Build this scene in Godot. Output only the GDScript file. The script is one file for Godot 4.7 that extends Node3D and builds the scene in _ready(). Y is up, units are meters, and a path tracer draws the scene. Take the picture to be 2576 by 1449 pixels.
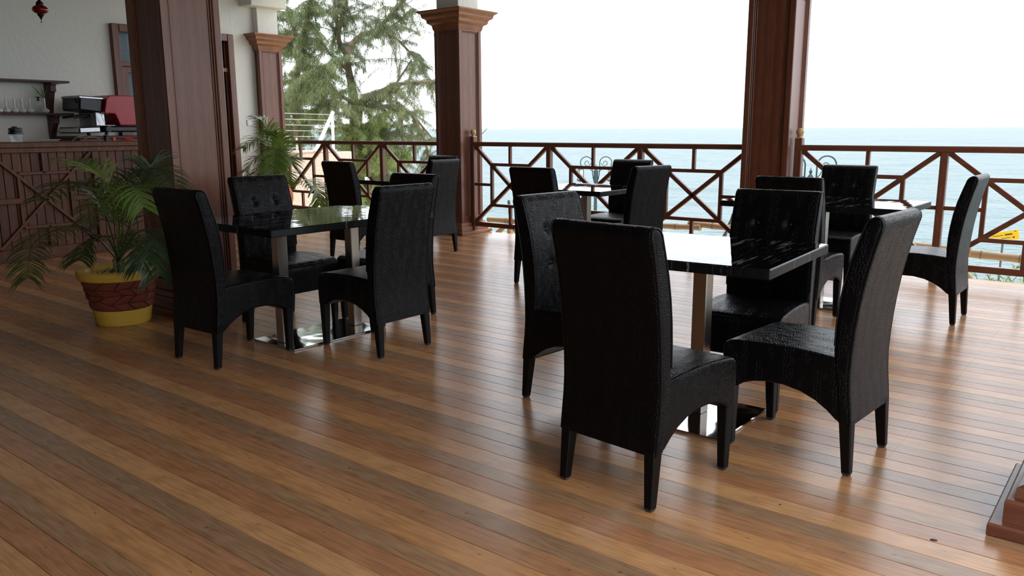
extends Node3D
# A seaside restaurant terrace: black leather chairs round granite tables, panelled wooden pillars, a fretwork railing and the sea.
# y is up; planks and railing run along x, the sea lies towards -z, the house wall stands at x = -11.

const EYE := Vector3(0, 1.3, 0)
const FOCAL := 2048.66                      # pixels of the 2576 x 1449 frame
var look := Basis.from_euler(Vector3(-0.19331, 0.67593, -0.0040007), EULER_ORDER_YXZ)
var M := {}                                 # materials
var taken := {}
var rng := RandomNumberGenerator.new()


# ------------------------------------------------------------------ mesh building
class MB:
	var v := PackedVector3Array()
	var uv := PackedVector2Array()

	func tri(a: Vector3, b: Vector3, c: Vector3) -> void:
		v.append(a); v.append(b); v.append(c)

	func quad(a: Vector3, b: Vector3, c: Vector3, d: Vector3) -> void:
		tri(a, b, c); tri(a, c, d)

	func out(p: Array, towards: Vector3) -> void:      # a convex polygon whose front looks along towards
		var n: Vector3 = (p[2] - p[0]).cross(p[1] - p[0])
		var q := p
		if n.dot(towards) < 0.0:
			q = p.duplicate(); q.reverse()
		for i in range(1, q.size() - 1):
			tri(q[0], q[i], q[i + 1])

	func box(c: Vector3, s: Vector3, t := Basis(), bevel := 0.004) -> void:
		var h := s * 0.5
		var b: float = minf(bevel, minf(h.x, minf(h.y, h.z)) * 0.6)
		var P := func(ax: int, sg: Vector3) -> Vector3:
			var r := Vector3.ZERO
			for k in 3:
				r[k] = sg[k] * (h[k] if k == ax else h[k] - b)
			return c + t * r
		for ax in 3:
			var i := (ax + 1) % 3
			var j := (ax + 2) % 3
			for s0 in [-1.0, 1.0]:
				var pts := []
				for q in [[-1, -1], [-1, 1], [1, 1], [1, -1]]:
					var sg := Vector3.ZERO
					sg[ax] = s0; sg[i] = q[0]; sg[j] = q[1]
					pts.append(P.call(ax, sg))
				var n := Vector3.ZERO
				n[ax] = s0
				out(pts, t * n)
				for s1 in [-1.0, 1.0]:
					var a := Vector3.ZERO
					a[i] = s0; a[j] = s1; a[ax] = -1
					var e := a
					e[ax] = 1
					var m := Vector3.ZERO
					m[i] = s0; m[j] = s1
					out([P.call(i, a), P.call(i, e), P.call(j, e), P.call(j, a)], t * m)
		for sx in [-1.0, 1.0]:
			for sy in [-1.0, 1.0]:
				for sz in [-1.0, 1.0]:
					var sg := Vector3(sx, sy, sz)
					out([P.call(0, sg), P.call(1, sg), P.call(2, sg)], t * sg)

	func bar(a: Vector3, b: Vector3, w: float, h: float, side := Vector3.UP, bevel := 0.003) -> void:
		# from a to b; h along side (made square to the bar), w across
		var z := (b - a).normalized()
		var x := side.cross(z).normalized()
		var y := z.cross(x)
		box((a + b) * 0.5, Vector3(w, h, (b - a).length()), Basis(x, y, z), bevel)

	func tube(pts: Array, radii: Array, sides := 8, caps := true) -> void:
		var rings := []
		var up := Vector3.UP
		for i in pts.size():
			var d: Vector3 = (pts[mini(i + 1, pts.size() - 1)] - pts[maxi(i - 1, 0)]).normalized()
			if absf(d.dot(up)) > 0.98:
				up = Vector3.RIGHT if absf(d.x) < 0.9 else Vector3.BACK
			var x := up.cross(d).normalized()
			var y := d.cross(x).normalized()
			up = y
			var ring := []
			for k in sides:
				var t := TAU * k / sides
				ring.append(pts[i] + (x * cos(t) + y * sin(t)) * radii[i])
			rings.append(ring)
		for i in rings.size() - 1:
			for k in sides:
				var k2 := (k + 1) % sides
				var mid: Vector3 = (rings[i][k] + rings[i][k2]) * 0.5 - pts[i]
				out([rings[i][k], rings[i][k2], rings[i + 1][k2], rings[i + 1][k]], mid)
		if caps:
			out(rings[0], pts[0] - pts[1])
			out(rings[-1], pts[-1] - pts[-2])

	func lathe(profile: Array, sides := 24, at := Vector3.ZERO, squash := Vector3.ONE) -> void:
		# profile of (radius, y), open at the ends
		for i in profile.size() - 1:
			var p: Vector2 = profile[i]
			var q: Vector2 = profile[i + 1]
			var dir := Vector2(q.y - p.y, p.x - q.x)
			for k in sides:
				var a := TAU * k / sides
				var b := TAU * (k + 1) / sides
				var A := Vector3(cos(a), 0, sin(a))
				var B := Vector3(cos(b), 0, sin(b))
				var p0 := at + squash * Vector3(A.x * p.x, p.y, A.z * p.x)
				var p1 := at + squash * Vector3(B.x * p.x, p.y, B.z * p.x)
				var q0 := at + squash * Vector3(A.x * q.x, q.y, A.z * q.x)
				var q1 := at + squash * Vector3(B.x * q.x, q.y, B.z * q.x)
				var n := Vector3((A.x + B.x) * dir.x, dir.y * 2.0, (A.z + B.z) * dir.x)
				if p.x < 1e-5:
					out([p0, q0, q1], n)
				elif q.x < 1e-5:
					out([p0, p1, q0], n)
				else:
					out([p0, p1, q1, q0], n)

	func square_turn(profile: Array, hx: float, hz: float, at := Vector3.ZERO) -> void:
		# a moulding that runs round a rectangle: profile of (how far out, y)
		for i in profile.size() - 1:
			var r0: float = profile[i].x
			var r1: float = profile[i + 1].x
			var y0: float = profile[i].y
			var y1: float = profile[i + 1].y
			var c := [[-1, -1], [1, -1], [1, 1], [-1, 1]]
			for k in 4:
				var a: Array = c[k]
				var b: Array = c[(k + 1) % 4]
				var p := [Vector3(a[0] * (hx + r0), y0, a[1] * (hz + r0)), Vector3(b[0] * (hx + r0), y0, b[1] * (hz + r0)), Vector3(b[0] * (hx + r1), y1, b[1] * (hz + r1)), Vector3(a[0] * (hx + r1), y1, a[1] * (hz + r1))]
				var side := Vector3(a[0] + b[0], 0, a[1] + b[1]).normalized()
				var n := side * (y1 - y0) + Vector3.UP * (r0 - r1)
				for q in 4:
					p[q] += at
				out(p, n)
		for e in [0, profile.size() - 1]:
			var r: float = profile[e].x
			var y: float = profile[e].y
			var f := [Vector3(-hx - r, y, -hz - r), Vector3(hx + r, y, -hz - r), Vector3(hx + r, y, hz + r), Vector3(-hx - r, y, hz + r)]
			for q in 4:
				f[q] += at
			out(f, Vector3.DOWN if e == 0 else Vector3.UP)

	func slab(poly: PackedVector2Array, half: float, r: float, steps := 3, columns := 1) -> void:
		# a closed side view (z, y) given depth along x from -half to half, its rims rounded by r
		var n := poly.size()
		var nor := []
		var sgn := 1.0 if not Geometry2D.is_polygon_clockwise(poly) else -1.0
		for i in n:
			var d0 := (poly[i] - poly[(i + n - 1) % n]).normalized()
			var d1 := (poly[(i + 1) % n] - poly[i]).normalized()
			var m := (Vector2(d0.y, -d0.x) + Vector2(d1.y, -d1.x))
			m = m.normalized() / maxf(0.5, sqrt((1.0 + d0.dot(d1)) * 0.5))
			nor.append(m * sgn)
		var rows := []
		for s in range(-steps, steps + 1):
			if s == 0:
				continue
			var a := (absf(s) - 1.0) / (steps - 1.0) * PI * 0.5
			var x := (half - r + r * sin(a)) * signf(s)
			var inset := r * (1.0 - cos(a))
			var ring := []
			for i in n:
				var p: Vector2 = poly[i] - nor[i] * inset
				ring.append(Vector3(x, p.y, p.x))
			rows.append(ring)
			if s == -1:
				for q in range(1, columns):
					var same := []
					for p in ring:
						same.append(Vector3(lerpf(-half + r, half - r, float(q) / columns), p.y, p.z))
					rows.append(same)
		for k in rows.size() - 1:
			for i in n:
				var j := (i + 1) % n
				var m: Vector2 = nor[i] + nor[j]
				out([rows[k][i], rows[k][j], rows[k + 1][j], rows[k + 1][i]], Vector3(0, m.y, m.x))
		for e in [0, rows.size() - 1]:
			var t := Geometry2D.triangulate_polygon(poly)
			for i in range(0, t.size(), 3):
				out([rows[e][t[i]], rows[e][t[i + 1]], rows[e][t[i + 2]]], Vector3(-1 if e == 0 else 1, 0, 0))

	func mesh(crease := 40.0) -> ArrayMesh:
		var n := v.size()
		var faces := PackedVector3Array()
		faces.resize(n / 3)
		var at := {}
		for t in n / 3:
			faces[t] = (v[3 * t + 2] - v[3 * t]).cross(v[3 * t + 1] - v[3 * t])
		var nor := PackedVector3Array()
		nor.resize(n)
		if crease <= 0.0:
			for i in n:
				nor[i] = faces[i / 3].normalized()
		else:
			for i in n:
				var k := Vector3i((v[i] * 20000.0).round())
				if at.has(k):
					at[k].append(i / 3)
				else:
					at[k] = [i / 3]
			var lim := cos(deg_to_rad(crease))
			var unit := PackedVector3Array()
			for f in faces:
				unit.append(f.normalized())
			for i in n:
				var me := unit[i / 3]
				var sum := Vector3.ZERO
				for t in at[Vector3i((v[i] * 20000.0).round())]:
					if unit[t].dot(me) >= lim:
						sum += faces[t]
				nor[i] = sum.normalized() if sum.length_squared() > 0.0 else me
		var a := []
		a.resize(Mesh.ARRAY_MAX)
		a[Mesh.ARRAY_VERTEX] = v
		a[Mesh.ARRAY_NORMAL] = nor
		if uv.size() == n:
			a[Mesh.ARRAY_TEX_UV] = uv
		var m := ArrayMesh.new()
		m.add_surface_from_arrays(Mesh.PRIMITIVE_TRIANGLES, a)
		return m


# ------------------------------------------------------------------ naming and placing
func numbered(called: String) -> String:
	taken[called] = taken.get(called, -1) + 1
	return called if taken[called] == 0 else "%s_%03d" % [called, taken[called]]


func put(m: Mesh, called: String, material: Material, parent: Node3D, at := Vector3.ZERO, label := "") -> MeshInstance3D:
	var o := MeshInstance3D.new()
	o.name = called if parent != self else numbered(called)
	o.mesh = m
	o.material_override = material
	o.position = at
	if label:
		o.set_meta("label", label)
	parent.add_child(o, true)
	return o


func part(b: MB, called: String, material: Material, parent: Node3D, crease := 40.0, label := "") -> MeshInstance3D:
	return put(b.mesh(crease), called, material, parent, Vector3.ZERO, label)


func thing(called: String, label: String, category: String, at := Vector3.ZERO, turn := 0.0, group := "") -> Node3D:
	var o := Node3D.new()
	o.name = numbered(called)
	add_child(o)
	o.position = at
	o.rotation.y = deg_to_rad(turn)
	tag(o, label, category, group)
	return o


func tag(o: Node3D, label: String, category: String, group := "") -> void:
	o.set_meta("label", label)
	o.set_meta("category", category)
	if group:
		o.set_meta("group", group)


func structure(called: String, label := "") -> Node3D:
	var o := Node3D.new()
	o.name = numbered(called)
	add_child(o)
	o.set_meta("kind", "structure")
	if label:
		o.set_meta("label", label)
	return o


func copy(o: Node3D, at: Vector3, turn: float, label: String) -> Node3D:
	var c: Node3D = o.duplicate()
	c.name = numbered(o.name)
	add_child(c)
	c.position = at
	c.rotation.y = deg_to_rad(turn)
	c.set_meta("label", label)
	return c


func on_z(px: float, py: float, z: float) -> Vector3:     # a measured point of the photograph at a known depth
	var d := look * Vector3((px - 1288.0) / FOCAL, (724.5 - py) / FOCAL, -1.0)
	return EYE + d * (z / d.z)


func smooth_line(pts: Array, per := 4) -> Array:
	var r := []
	for i in pts.size() - 1:
		for k in per:
			r.append(pts[i].cubic_interpolate(pts[i + 1], pts[maxi(i - 1, 0)], pts[mini(i + 2, pts.size() - 1)], float(k) / per))
	r.append(pts[-1])
	return r


# ------------------------------------------------------------------ textures and materials
func noise(seed_: int, frequency: float, kind := FastNoiseLite.TYPE_SIMPLEX_SMOOTH, octaves := 3) -> FastNoiseLite:
	var n := FastNoiseLite.new()
	n.seed = seed_
	n.noise_type = kind
	n.frequency = frequency
	n.fractal_octaves = octaves
	n.fractal_type = FastNoiseLite.FRACTAL_FBM if octaves > 1 else FastNoiseLite.FRACTAL_NONE
	return n


func picture(n: int, bytes: PackedByteArray, channels := 3) -> ImageTexture:
	return ImageTexture.create_from_image(Image.create_from_data(n, n, false, Image.FORMAT_RGB8 if channels == 3 else Image.FORMAT_L8, bytes))


func round_noise(n: FastNoiseLite, u: float, w: float, ru: float, rw: float) -> float:
	# tiles in u (0..1): walks a circle of radius ru; w runs straight
	return n.get_noise_3d(cos(u * TAU) * ru, sin(u * TAU) * ru, w * rw)


func floor_textures() -> Array:
	var n := 1024
	var edges := [0.0, 0.167, 0.302, 0.496, 0.668, 0.828, 1.0]
	var tones := [Color8(180, 128, 89), Color8(168, 130, 95), Color8(198, 146, 97), Color8(179, 131, 93), Color8(163, 129, 98), Color8(203, 153, 105)]
	var fine := noise(11, 1.0, FastNoiseLite.TYPE_SIMPLEX, 2)
	var wide := noise(12, 1.0, FastNoiseLite.TYPE_SIMPLEX_SMOOTH, 2)
	var warp := noise(13, 1.0, FastNoiseLite.TYPE_SIMPLEX_SMOOTH, 1)
	var knots := [[0.36, 0.735, 0.02], [0.71, 0.44, 0.012], [0.15, 0.60, 0.012], [0.9, 0.10, 0.011], [0.55, 0.93, 0.010]]
	var rgb := PackedByteArray()
	var high := PackedByteArray()
	rgb.resize(n * n * 3)
	high.resize(n * n)
	var cu := PackedFloat32Array()
	var su := PackedFloat32Array()
	for x in n:
		cu.append(cos(TAU * x / n)); su.append(sin(TAU * x / n))
	for y in n:
		var w := float(y) / n
		var s := 0
		while w >= edges[s + 1]:
			s += 1
		var in_strip: float = (w - edges[s]) / (edges[s + 1] - edges[s])
		var base: Color = tones[s]
		var soft := s == 2 and in_strip < 0.12
		for x in n:
			var ww := w
			var dark := 0.0
			for k in knots:
				var dx: float = absf(float(x) / n - k[0])
				var dy: float = w - k[1]
				var r: float = k[2]
				if dx < 0.1 and absf(dy) < 0.05:
					var q := exp(-(dx * dx * 0.12 + dy * dy) / (r * r))
					ww += q * r * 0.9 * signf(dy)
					dark += 0.42 * exp(-(dx * dx * 0.5 + dy * dy) / (r * r * 0.22))
			ww += warp.get_noise_3d(cu[x] * 0.7, su[x] * 0.7, w * 9.0) * 0.006
			var g := fine.get_noise_3d(cu[x] * 0.55, su[x] * 0.55, ww * 190.0)
			var g2 := wide.get_noise_3d(cu[x] * 0.4 + s * 3.1, su[x] * 0.4, ww * 30.0)
			var g3 := wide.get_noise_3d(cu[x] * 0.9 - s * 2.3, su[x] * 0.9, 40.0 + w * 5.0)
			var line := clampf(g * 1.7 - 0.25, 0.0, 1.0)
			var k := 1.0 + g2 * 0.09 + g3 * 0.05 - line * 0.20 - dark * 0.7
			if soft:
				k *= 0.88 + in_strip
			var i := (y * n + x) * 3
			rgb[i] = clampi(int(base.r8 * k), 0, 255)
			rgb[i + 1] = clampi(int(base.g8 * (k - 0.012 + g2 * 0.03)), 0, 255)
			rgb[i + 2] = clampi(int(base.b8 * (k - 0.03 + g2 * 0.06)), 0, 255)
			high[y * n + x] = clampi(int(170.0 - line * 120.0 + g * 40.0), 0, 255)
	return [picture(n, rgb), picture(n, high, 1)]


func leather_height() -> ImageTexture:
	# crocodile grain: wavy cross ridges in columns, small round scales between them
	var n := 1024
	var cells := noise(21, 0.055, FastNoiseLite.TYPE_CELLULAR, 1)
	cells.cellular_return_type = FastNoiseLite.RETURN_DISTANCE2_SUB
	cells.cellular_jitter = 0.8
	var slow := noise(22, 0.006, FastNoiseLite.TYPE_SIMPLEX_SMOOTH, 2)
	var col := noise(23, 0.0055, FastNoiseLite.TYPE_SIMPLEX_SMOOTH, 1)
	var high := PackedByteArray()
	high.resize(n * n)
	for y in n:
		for x in n:
			# both halves mirror at the rim, so that it tiles
			var mx := x if x < n / 2 else n - 1 - x
			var my := y if y < n / 2 else n - 1 - y
			var wob := slow.get_noise_2d(mx, my) * 26.0
			var ridge := absf(sin((my + wob) * 0.185))
			ridge = minf(1.0, ridge * 2.6)
			var scale_ := minf(1.0, (cells.get_noise_2d(mx * 0.62, my + wob * 0.3) + 1.0) * 3.2)
			var k := clampf(0.5 + col.get_noise_2d(mx, my * 0.35) * 4.0, 0.0, 1.0)
			var h := lerpf(scale_, ridge, k)
			high[y * n + x] = clampi(int(40.0 + 200.0 * h), 0, 255)
	return picture(n, high, 1)


func granite() -> ImageTexture:
	var n := 1024
	var a := noise(31, 0.011, FastNoiseLite.TYPE_SIMPLEX_SMOOTH, 3)
	var b := noise(32, 0.03, FastNoiseLite.TYPE_SIMPLEX, 4)
	var w := noise(33, 0.006, FastNoiseLite.TYPE_SIMPLEX_SMOOTH, 2)
	var rgb := PackedByteArray()
	rgb.resize(n * n * 3)
	for y in n:
		for x in n:
			var mx := float(x if x < n / 2 else n - 1 - x)
			var my := float(y if y < n / 2 else n - 1 - y)
			var sx := mx + w.get_noise_2d(mx * 0.6, my * 0.25) * 26.0
			var band := a.get_noise_2d(sx * 1.5, my * 0.07 + 300.0)
			var torn := b.get_noise_2d(sx * 1.6, my * 0.16)
			var k := clampf((band - 0.30 + torn * 0.16) * 9.0, 0.0, 1.0) * clampf(0.6 + torn * 1.5, 0.0, 1.0)
			var thin := clampf((1.0 - absf(a.get_noise_2d(sx * 1.1 + 700.0, my * 0.05)) - 0.975) * 40.0, 0.0, 1.0)
			var g := 9.0 + torn * 4.0 + maxf(k * 92.0, thin * 60.0 * clampf(0.5 + torn * 2.0, 0.0, 1.0))
			var i := (y * n + x) * 3
			rgb[i] = clampi(int(g * 0.97), 0, 255)
			rgb[i + 1] = clampi(int(g), 0, 255)
			rgb[i + 2] = clampi(int(g * 1.03), 0, 255)
	return picture(n, rgb)


func wood_grain(seed_: int, tone: Color, along_y: bool, contrast := 0.22) -> ImageTexture:
	var n := 512
	var fine := noise(seed_, 0.09, FastNoiseLite.TYPE_SIMPLEX, 2)
	var wide := noise(seed_ + 1, 0.012, FastNoiseLite.TYPE_SIMPLEX_SMOOTH, 3)
	var rgb := PackedByteArray()
	rgb.resize(n * n * 3)
	for y in n:
		for x in n:
			var mx := float(x if x < n / 2 else n - 1 - x)
			var my := float(y if y < n / 2 else n - 1 - y)
			var u := mx if along_y else my
			var t := my if along_y else mx
			var g2 := wide.get_noise_2d(u * 2.0 + wide.get_noise_2d(u * 0.5, t * 0.3) * 30.0, t * 0.22)
			var g := fine.get_noise_2d(u * 2.2 + g2 * 20.0, t * 0.06)
			var k := 1.0 + g2 * contrast * 1.5 + g * contrast * 0.6
			var i := (y * n + x) * 3
			rgb[i] = clampi(int(tone.r8 * k), 0, 255)
			rgb[i + 1] = clampi(int(tone.g8 * (k + g2 * 0.05)), 0, 255)
			rgb[i + 2] = clampi(int(tone.b8 * (k + g2 * 0.08)), 0, 255)
	return picture(n, rgb)


func bumps(seed_: int, frequency: float, octaves: int, n := 512, kind := FastNoiseLite.TYPE_SIMPLEX_SMOOTH) -> NoiseTexture2D:
	var t := NoiseTexture2D.new()
	t.width = n
	t.height = n
	t.seamless = true
	t.noise = noise(seed_, frequency, kind, octaves)
	return t


func mat(called: String, c: Color, rough := 0.6, metal := 0.0, specular := 0.5) -> StandardMaterial3D:
	var m := StandardMaterial3D.new()
	m.resource_name = called
	m.albedo_color = c
	m.roughness = rough
	m.metallic = metal
	m.metallic_specular = specular
	M[called] = m
	return m


func relief(m: StandardMaterial3D, t: Texture2D, centimetres: float) -> void:
	m.heightmap_enabled = true
	m.heightmap_texture = t
	m.heightmap_scale = centimetres


func three_way(m: StandardMaterial3D, per_metre: float, world := false) -> void:
	m.uv1_triplanar = true
	m.uv1_world_triplanar = world
	m.uv1_scale = Vector3.ONE * per_metre
	m.uv1_triplanar_sharpness = 8.0


func materials() -> void:
	var m := mat("floor_board", Color.WHITE, 0.25, 0.0, 0.5)
	var f := floor_textures()
	m.albedo_texture = f[0]
	relief(m, f[1], 0.03)
	mat("joint", Color8(140, 98, 66), 0.4)
	mat("grout", Color8(120, 84, 60), 0.8)

	m = mat("leather", Color8(10, 10, 12), 0.33, 0.0, 0.28)
	three_way(m, 2.3)
	relief(m, leather_height(), 0.18)
	mat("leather_plain", Color8(9, 9, 11), 0.36, 0.0, 0.28)
	mat("chair_leg", Color8(11, 10, 10), 0.42, 0.0, 0.3)
	mat("rubber", Color8(58, 55, 50), 0.8)

	m = mat("granite", Color.WHITE, 0.03, 0.0, 0.24)
	var stone := granite()
	m.albedo_texture = stone
	relief(m, bumps(42, 0.01, 2), 0.03)
	three_way(m, 1.1)
	m = mat("granite_edge", Color.WHITE, 0.42, 0.0, 0.4)
	m.albedo_texture = stone
	three_way(m, 1.1)
	m = mat("brushed_steel", Color8(176, 166, 154), 0.3, 1.0)
	m = mat("chrome", Color8(196, 196, 198), 0.07, 1.0)
	relief(m, bumps(41, 0.004, 2), 0.12)
	three_way(m, 2.0)

	for way in ["", "_level"]:
		m = mat("wood" + way, Color.WHITE, 0.36)
		m.albedo_texture = wood_grain(51, Color8(106, 62, 43), way == "", 0.11)
		three_way(m, 1.6, true)
		m = mat("light_wood" + way, Color.WHITE, 0.5)
		m.albedo_texture = wood_grain(53, Color8(178, 138, 92), way == "", 0.12)
		three_way(m, 1.6, true)
		m = mat("bar_wood" + way, Color.WHITE, 0.55)
		m.albedo_texture = wood_grain(55, Color8(94, 52, 29), way == "", 0.14)
		three_way(m, 1.6, true)
	m = mat("board_two", Color.WHITE, 0.55)
	m.albedo_texture = wood_grain(57, Color8(82, 44, 26), true, 0.14)
	three_way(m, 1.6, true)
	mat("dark_wood", Color8(70, 36, 26), 0.5)
	m = mat("capital_wood", Color.WHITE, 0.42)
	m.albedo_texture = wood_grain(58, Color8(140, 90, 58), false, 0.11)
	three_way(m, 1.6, true)

	m = mat("plaster", Color8(226, 223, 214), 0.9)
	relief(m, bumps(61, 0.02, 4), 0.25)
	three_way(m, 1.2, true)
	m = mat("outer_plaster", Color8(226, 203, 184), 0.95)
	relief(m, bumps(62, 0.035, 4), 1.6)
	three_way(m, 0.8, true)
	mat("ceiling_wood", Color8(96, 60, 40), 0.7)
	mat("white_paint", Color8(226, 228, 230), 0.45)
	mat("wire", Color8(190, 192, 186), 0.5)
	mat("concrete", Color8(150, 146, 138), 0.9)
	m = mat("sand", Color8(206, 186, 150), 0.95)

	m = mat("sea_water", Color8(100, 120, 121), 0.4, 0.0, 0.22)
	relief(m, bumps(71, 0.016, 5, 512), 14.0)
	three_way(m, 0.16, true)

	m = mat("pane", Color(0.62, 0.72, 0.78, 0.16), 0.02)
	m.transparency = BaseMaterial3D.TRANSPARENCY_ALPHA
	m = mat("clear_glass", Color(0.9, 0.95, 0.97, 0.22), 0.03)
	m.transparency = BaseMaterial3D.TRANSPARENCY_ALPHA
	m = mat("red_glass", Color8(110, 12, 16), 0.12)
	mat("lantern_metal", Color8(34, 28, 22), 0.5, 0.6)
	mat("iron", Color8(52, 74, 78), 0.5, 0.3)
	mat("lamp_glass", Color8(214, 214, 206), 0.3)

	m = mat("yellow_paint", Color8(218, 176, 64), 0.7)
	relief(m, bumps(81, 0.02, 4), 0.3)
	three_way(m, 2.0)
	m = mat("stone_red", Color8(128, 60, 40), 0.75)
	relief(m, bumps(82, 0.05, 4), 0.5)
	three_way(m, 3.0)
	mat("mortar", Color8(84, 42, 30), 0.9)
	m = mat("soil", Color8(88, 62, 42), 1.0)
	mat("pebble", Color8(176, 156, 116), 0.8)
	m = mat("terracotta", Color8(196, 112, 62), 0.8)
	relief(m, bumps(83, 0.03, 4), 0.2)
	three_way(m, 2.0)
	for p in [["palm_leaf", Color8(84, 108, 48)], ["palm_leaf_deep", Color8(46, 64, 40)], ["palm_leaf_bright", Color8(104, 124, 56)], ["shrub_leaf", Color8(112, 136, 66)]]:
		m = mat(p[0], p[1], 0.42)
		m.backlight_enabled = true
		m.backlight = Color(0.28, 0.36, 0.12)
	mat("palm_stalk", Color8(104, 112, 62), 0.5)
	m = mat("needle", Color.WHITE, 0.7)
	m.vertex_color_use_as_albedo = true
	m.backlight_enabled = true
	m.backlight = Color(0.4, 0.46, 0.2)
	m = mat("bark", Color8(116, 98, 82), 0.95)
	relief(m, bumps(91, 0.03, 3), 1.2)
	three_way(m, 1.5)

	m = mat("bamboo", Color8(178, 150, 112), 0.55)
	mat("bamboo_ring", Color8(132, 108, 80), 0.7)
	mat("weathered", Color8(104, 104, 104), 0.9)
	mat("sign_yellow", Color8(248, 206, 44), 0.5)
	mat("sign_ink", Color8(92, 74, 26), 0.6)

	mat("machine_red", Color8(170, 28, 40), 0.3)
	mat("machine_black", Color8(24, 27, 32), 0.35)
	mat("machine_steel", Color8(178, 180, 184), 0.28, 1.0)
	mat("porcelain", Color8(226, 224, 216), 0.25)
	mat("cloth_red", Color8(190, 34, 28), 0.9)
	mat("black_plastic", Color8(20, 22, 26), 0.35)
	mat("cup_orange", Color8(190, 110, 60), 0.6)
	mat("cable_grey", Color8(140, 138, 132), 0.5)


# ------------------------------------------------------------------ the setting
func build_floor() -> void:
	var fl := structure("floor", "varnished wood-plank floor in light, grey and reddish brown")
	var z0 := -0.868
	var x0 := -0.748
	var tile := 0.613
	var edges := [0.0, 0.167, 0.302, 0.496, 0.668, 0.828, 1.0]
	var west := -11.0
	var east := 0.30
	for k in range(-5, 12):
		for s in 6:
			var za: float = z0 - tile * (k + edges[s])
			var zb: float = z0 - tile * (k + edges[s + 1])
			if zb < -7.955:
				zb = -7.955
			if za - zb < 0.02:
				continue
			var b := MB.new()
			var groove_a := 0.0022 if s != 2 else 0.0005
			var groove_b := 0.0022 if s != 1 else 0.0005
			var i0 := int(floor((west - x0) / tile))
			var i1 := int(ceil((east - x0) / tile))
			for i in range(i0, i1):
				var xa: float = maxf(west, x0 + tile * i + 0.0002)
				var xb: float = minf(east, x0 + tile * (i + 1) - 0.0002)
				if xb - xa < 0.01:
					continue
				var p := [Vector3(xa, 0, za - groove_a), Vector3(xb, 0, za - groove_a), Vector3(xb, 0, zb + groove_b), Vector3(xa, 0, zb + groove_b)]
				b.out(p, Vector3.UP)
				b.out([p[0], p[1], Vector3(xb, -0.003, za), Vector3(xa, -0.003, za)], Vector3(0, 1, 1))
				b.out([p[3], p[2], Vector3(xb, -0.003, zb), Vector3(xa, -0.003, zb)], Vector3(0, 1, -1))
				b.out([p[0], p[3], Vector3(xa, -0.003, zb), Vector3(xa, -0.003, za)], Vector3(-1, 0, 0))
				b.out([p[1], p[2], Vector3(xb, -0.003, zb), Vector3(xb, -0.003, za)], Vector3(1, 0, 0))
			for q in b.v:
				b.uv.append(Vector2((q.x - x0) / tile, (z0 - q.z) / tile))
			part(b, "plank", M.floor_board, fl, 0.0)
	var sub := MB.new()
	sub.box(Vector3((west + east) / 2, -0.103, (2.2 - 7.955) / 2), Vector3(east - west, 0.2, 2.2 + 7.955), Basis(), 0.002)
	part(sub, "bed", M.grout, fl)
	var rest := MB.new()
	rest.box(Vector3((west + east) / 2, -0.1, 2.9), Vector3(east - west, 0.2, 1.4), Basis(), 0.002)
	part(rest, "threshold", M.joint, fl)
	var rim := MB.new()
	rim.box(Vector3((west + east) / 2, -0.36, -7.85), Vector3(east - west, 0.32, 0.2), Basis(), 0.01)
	part(rim, "edge_beam", M.plaster, fl)


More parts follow.
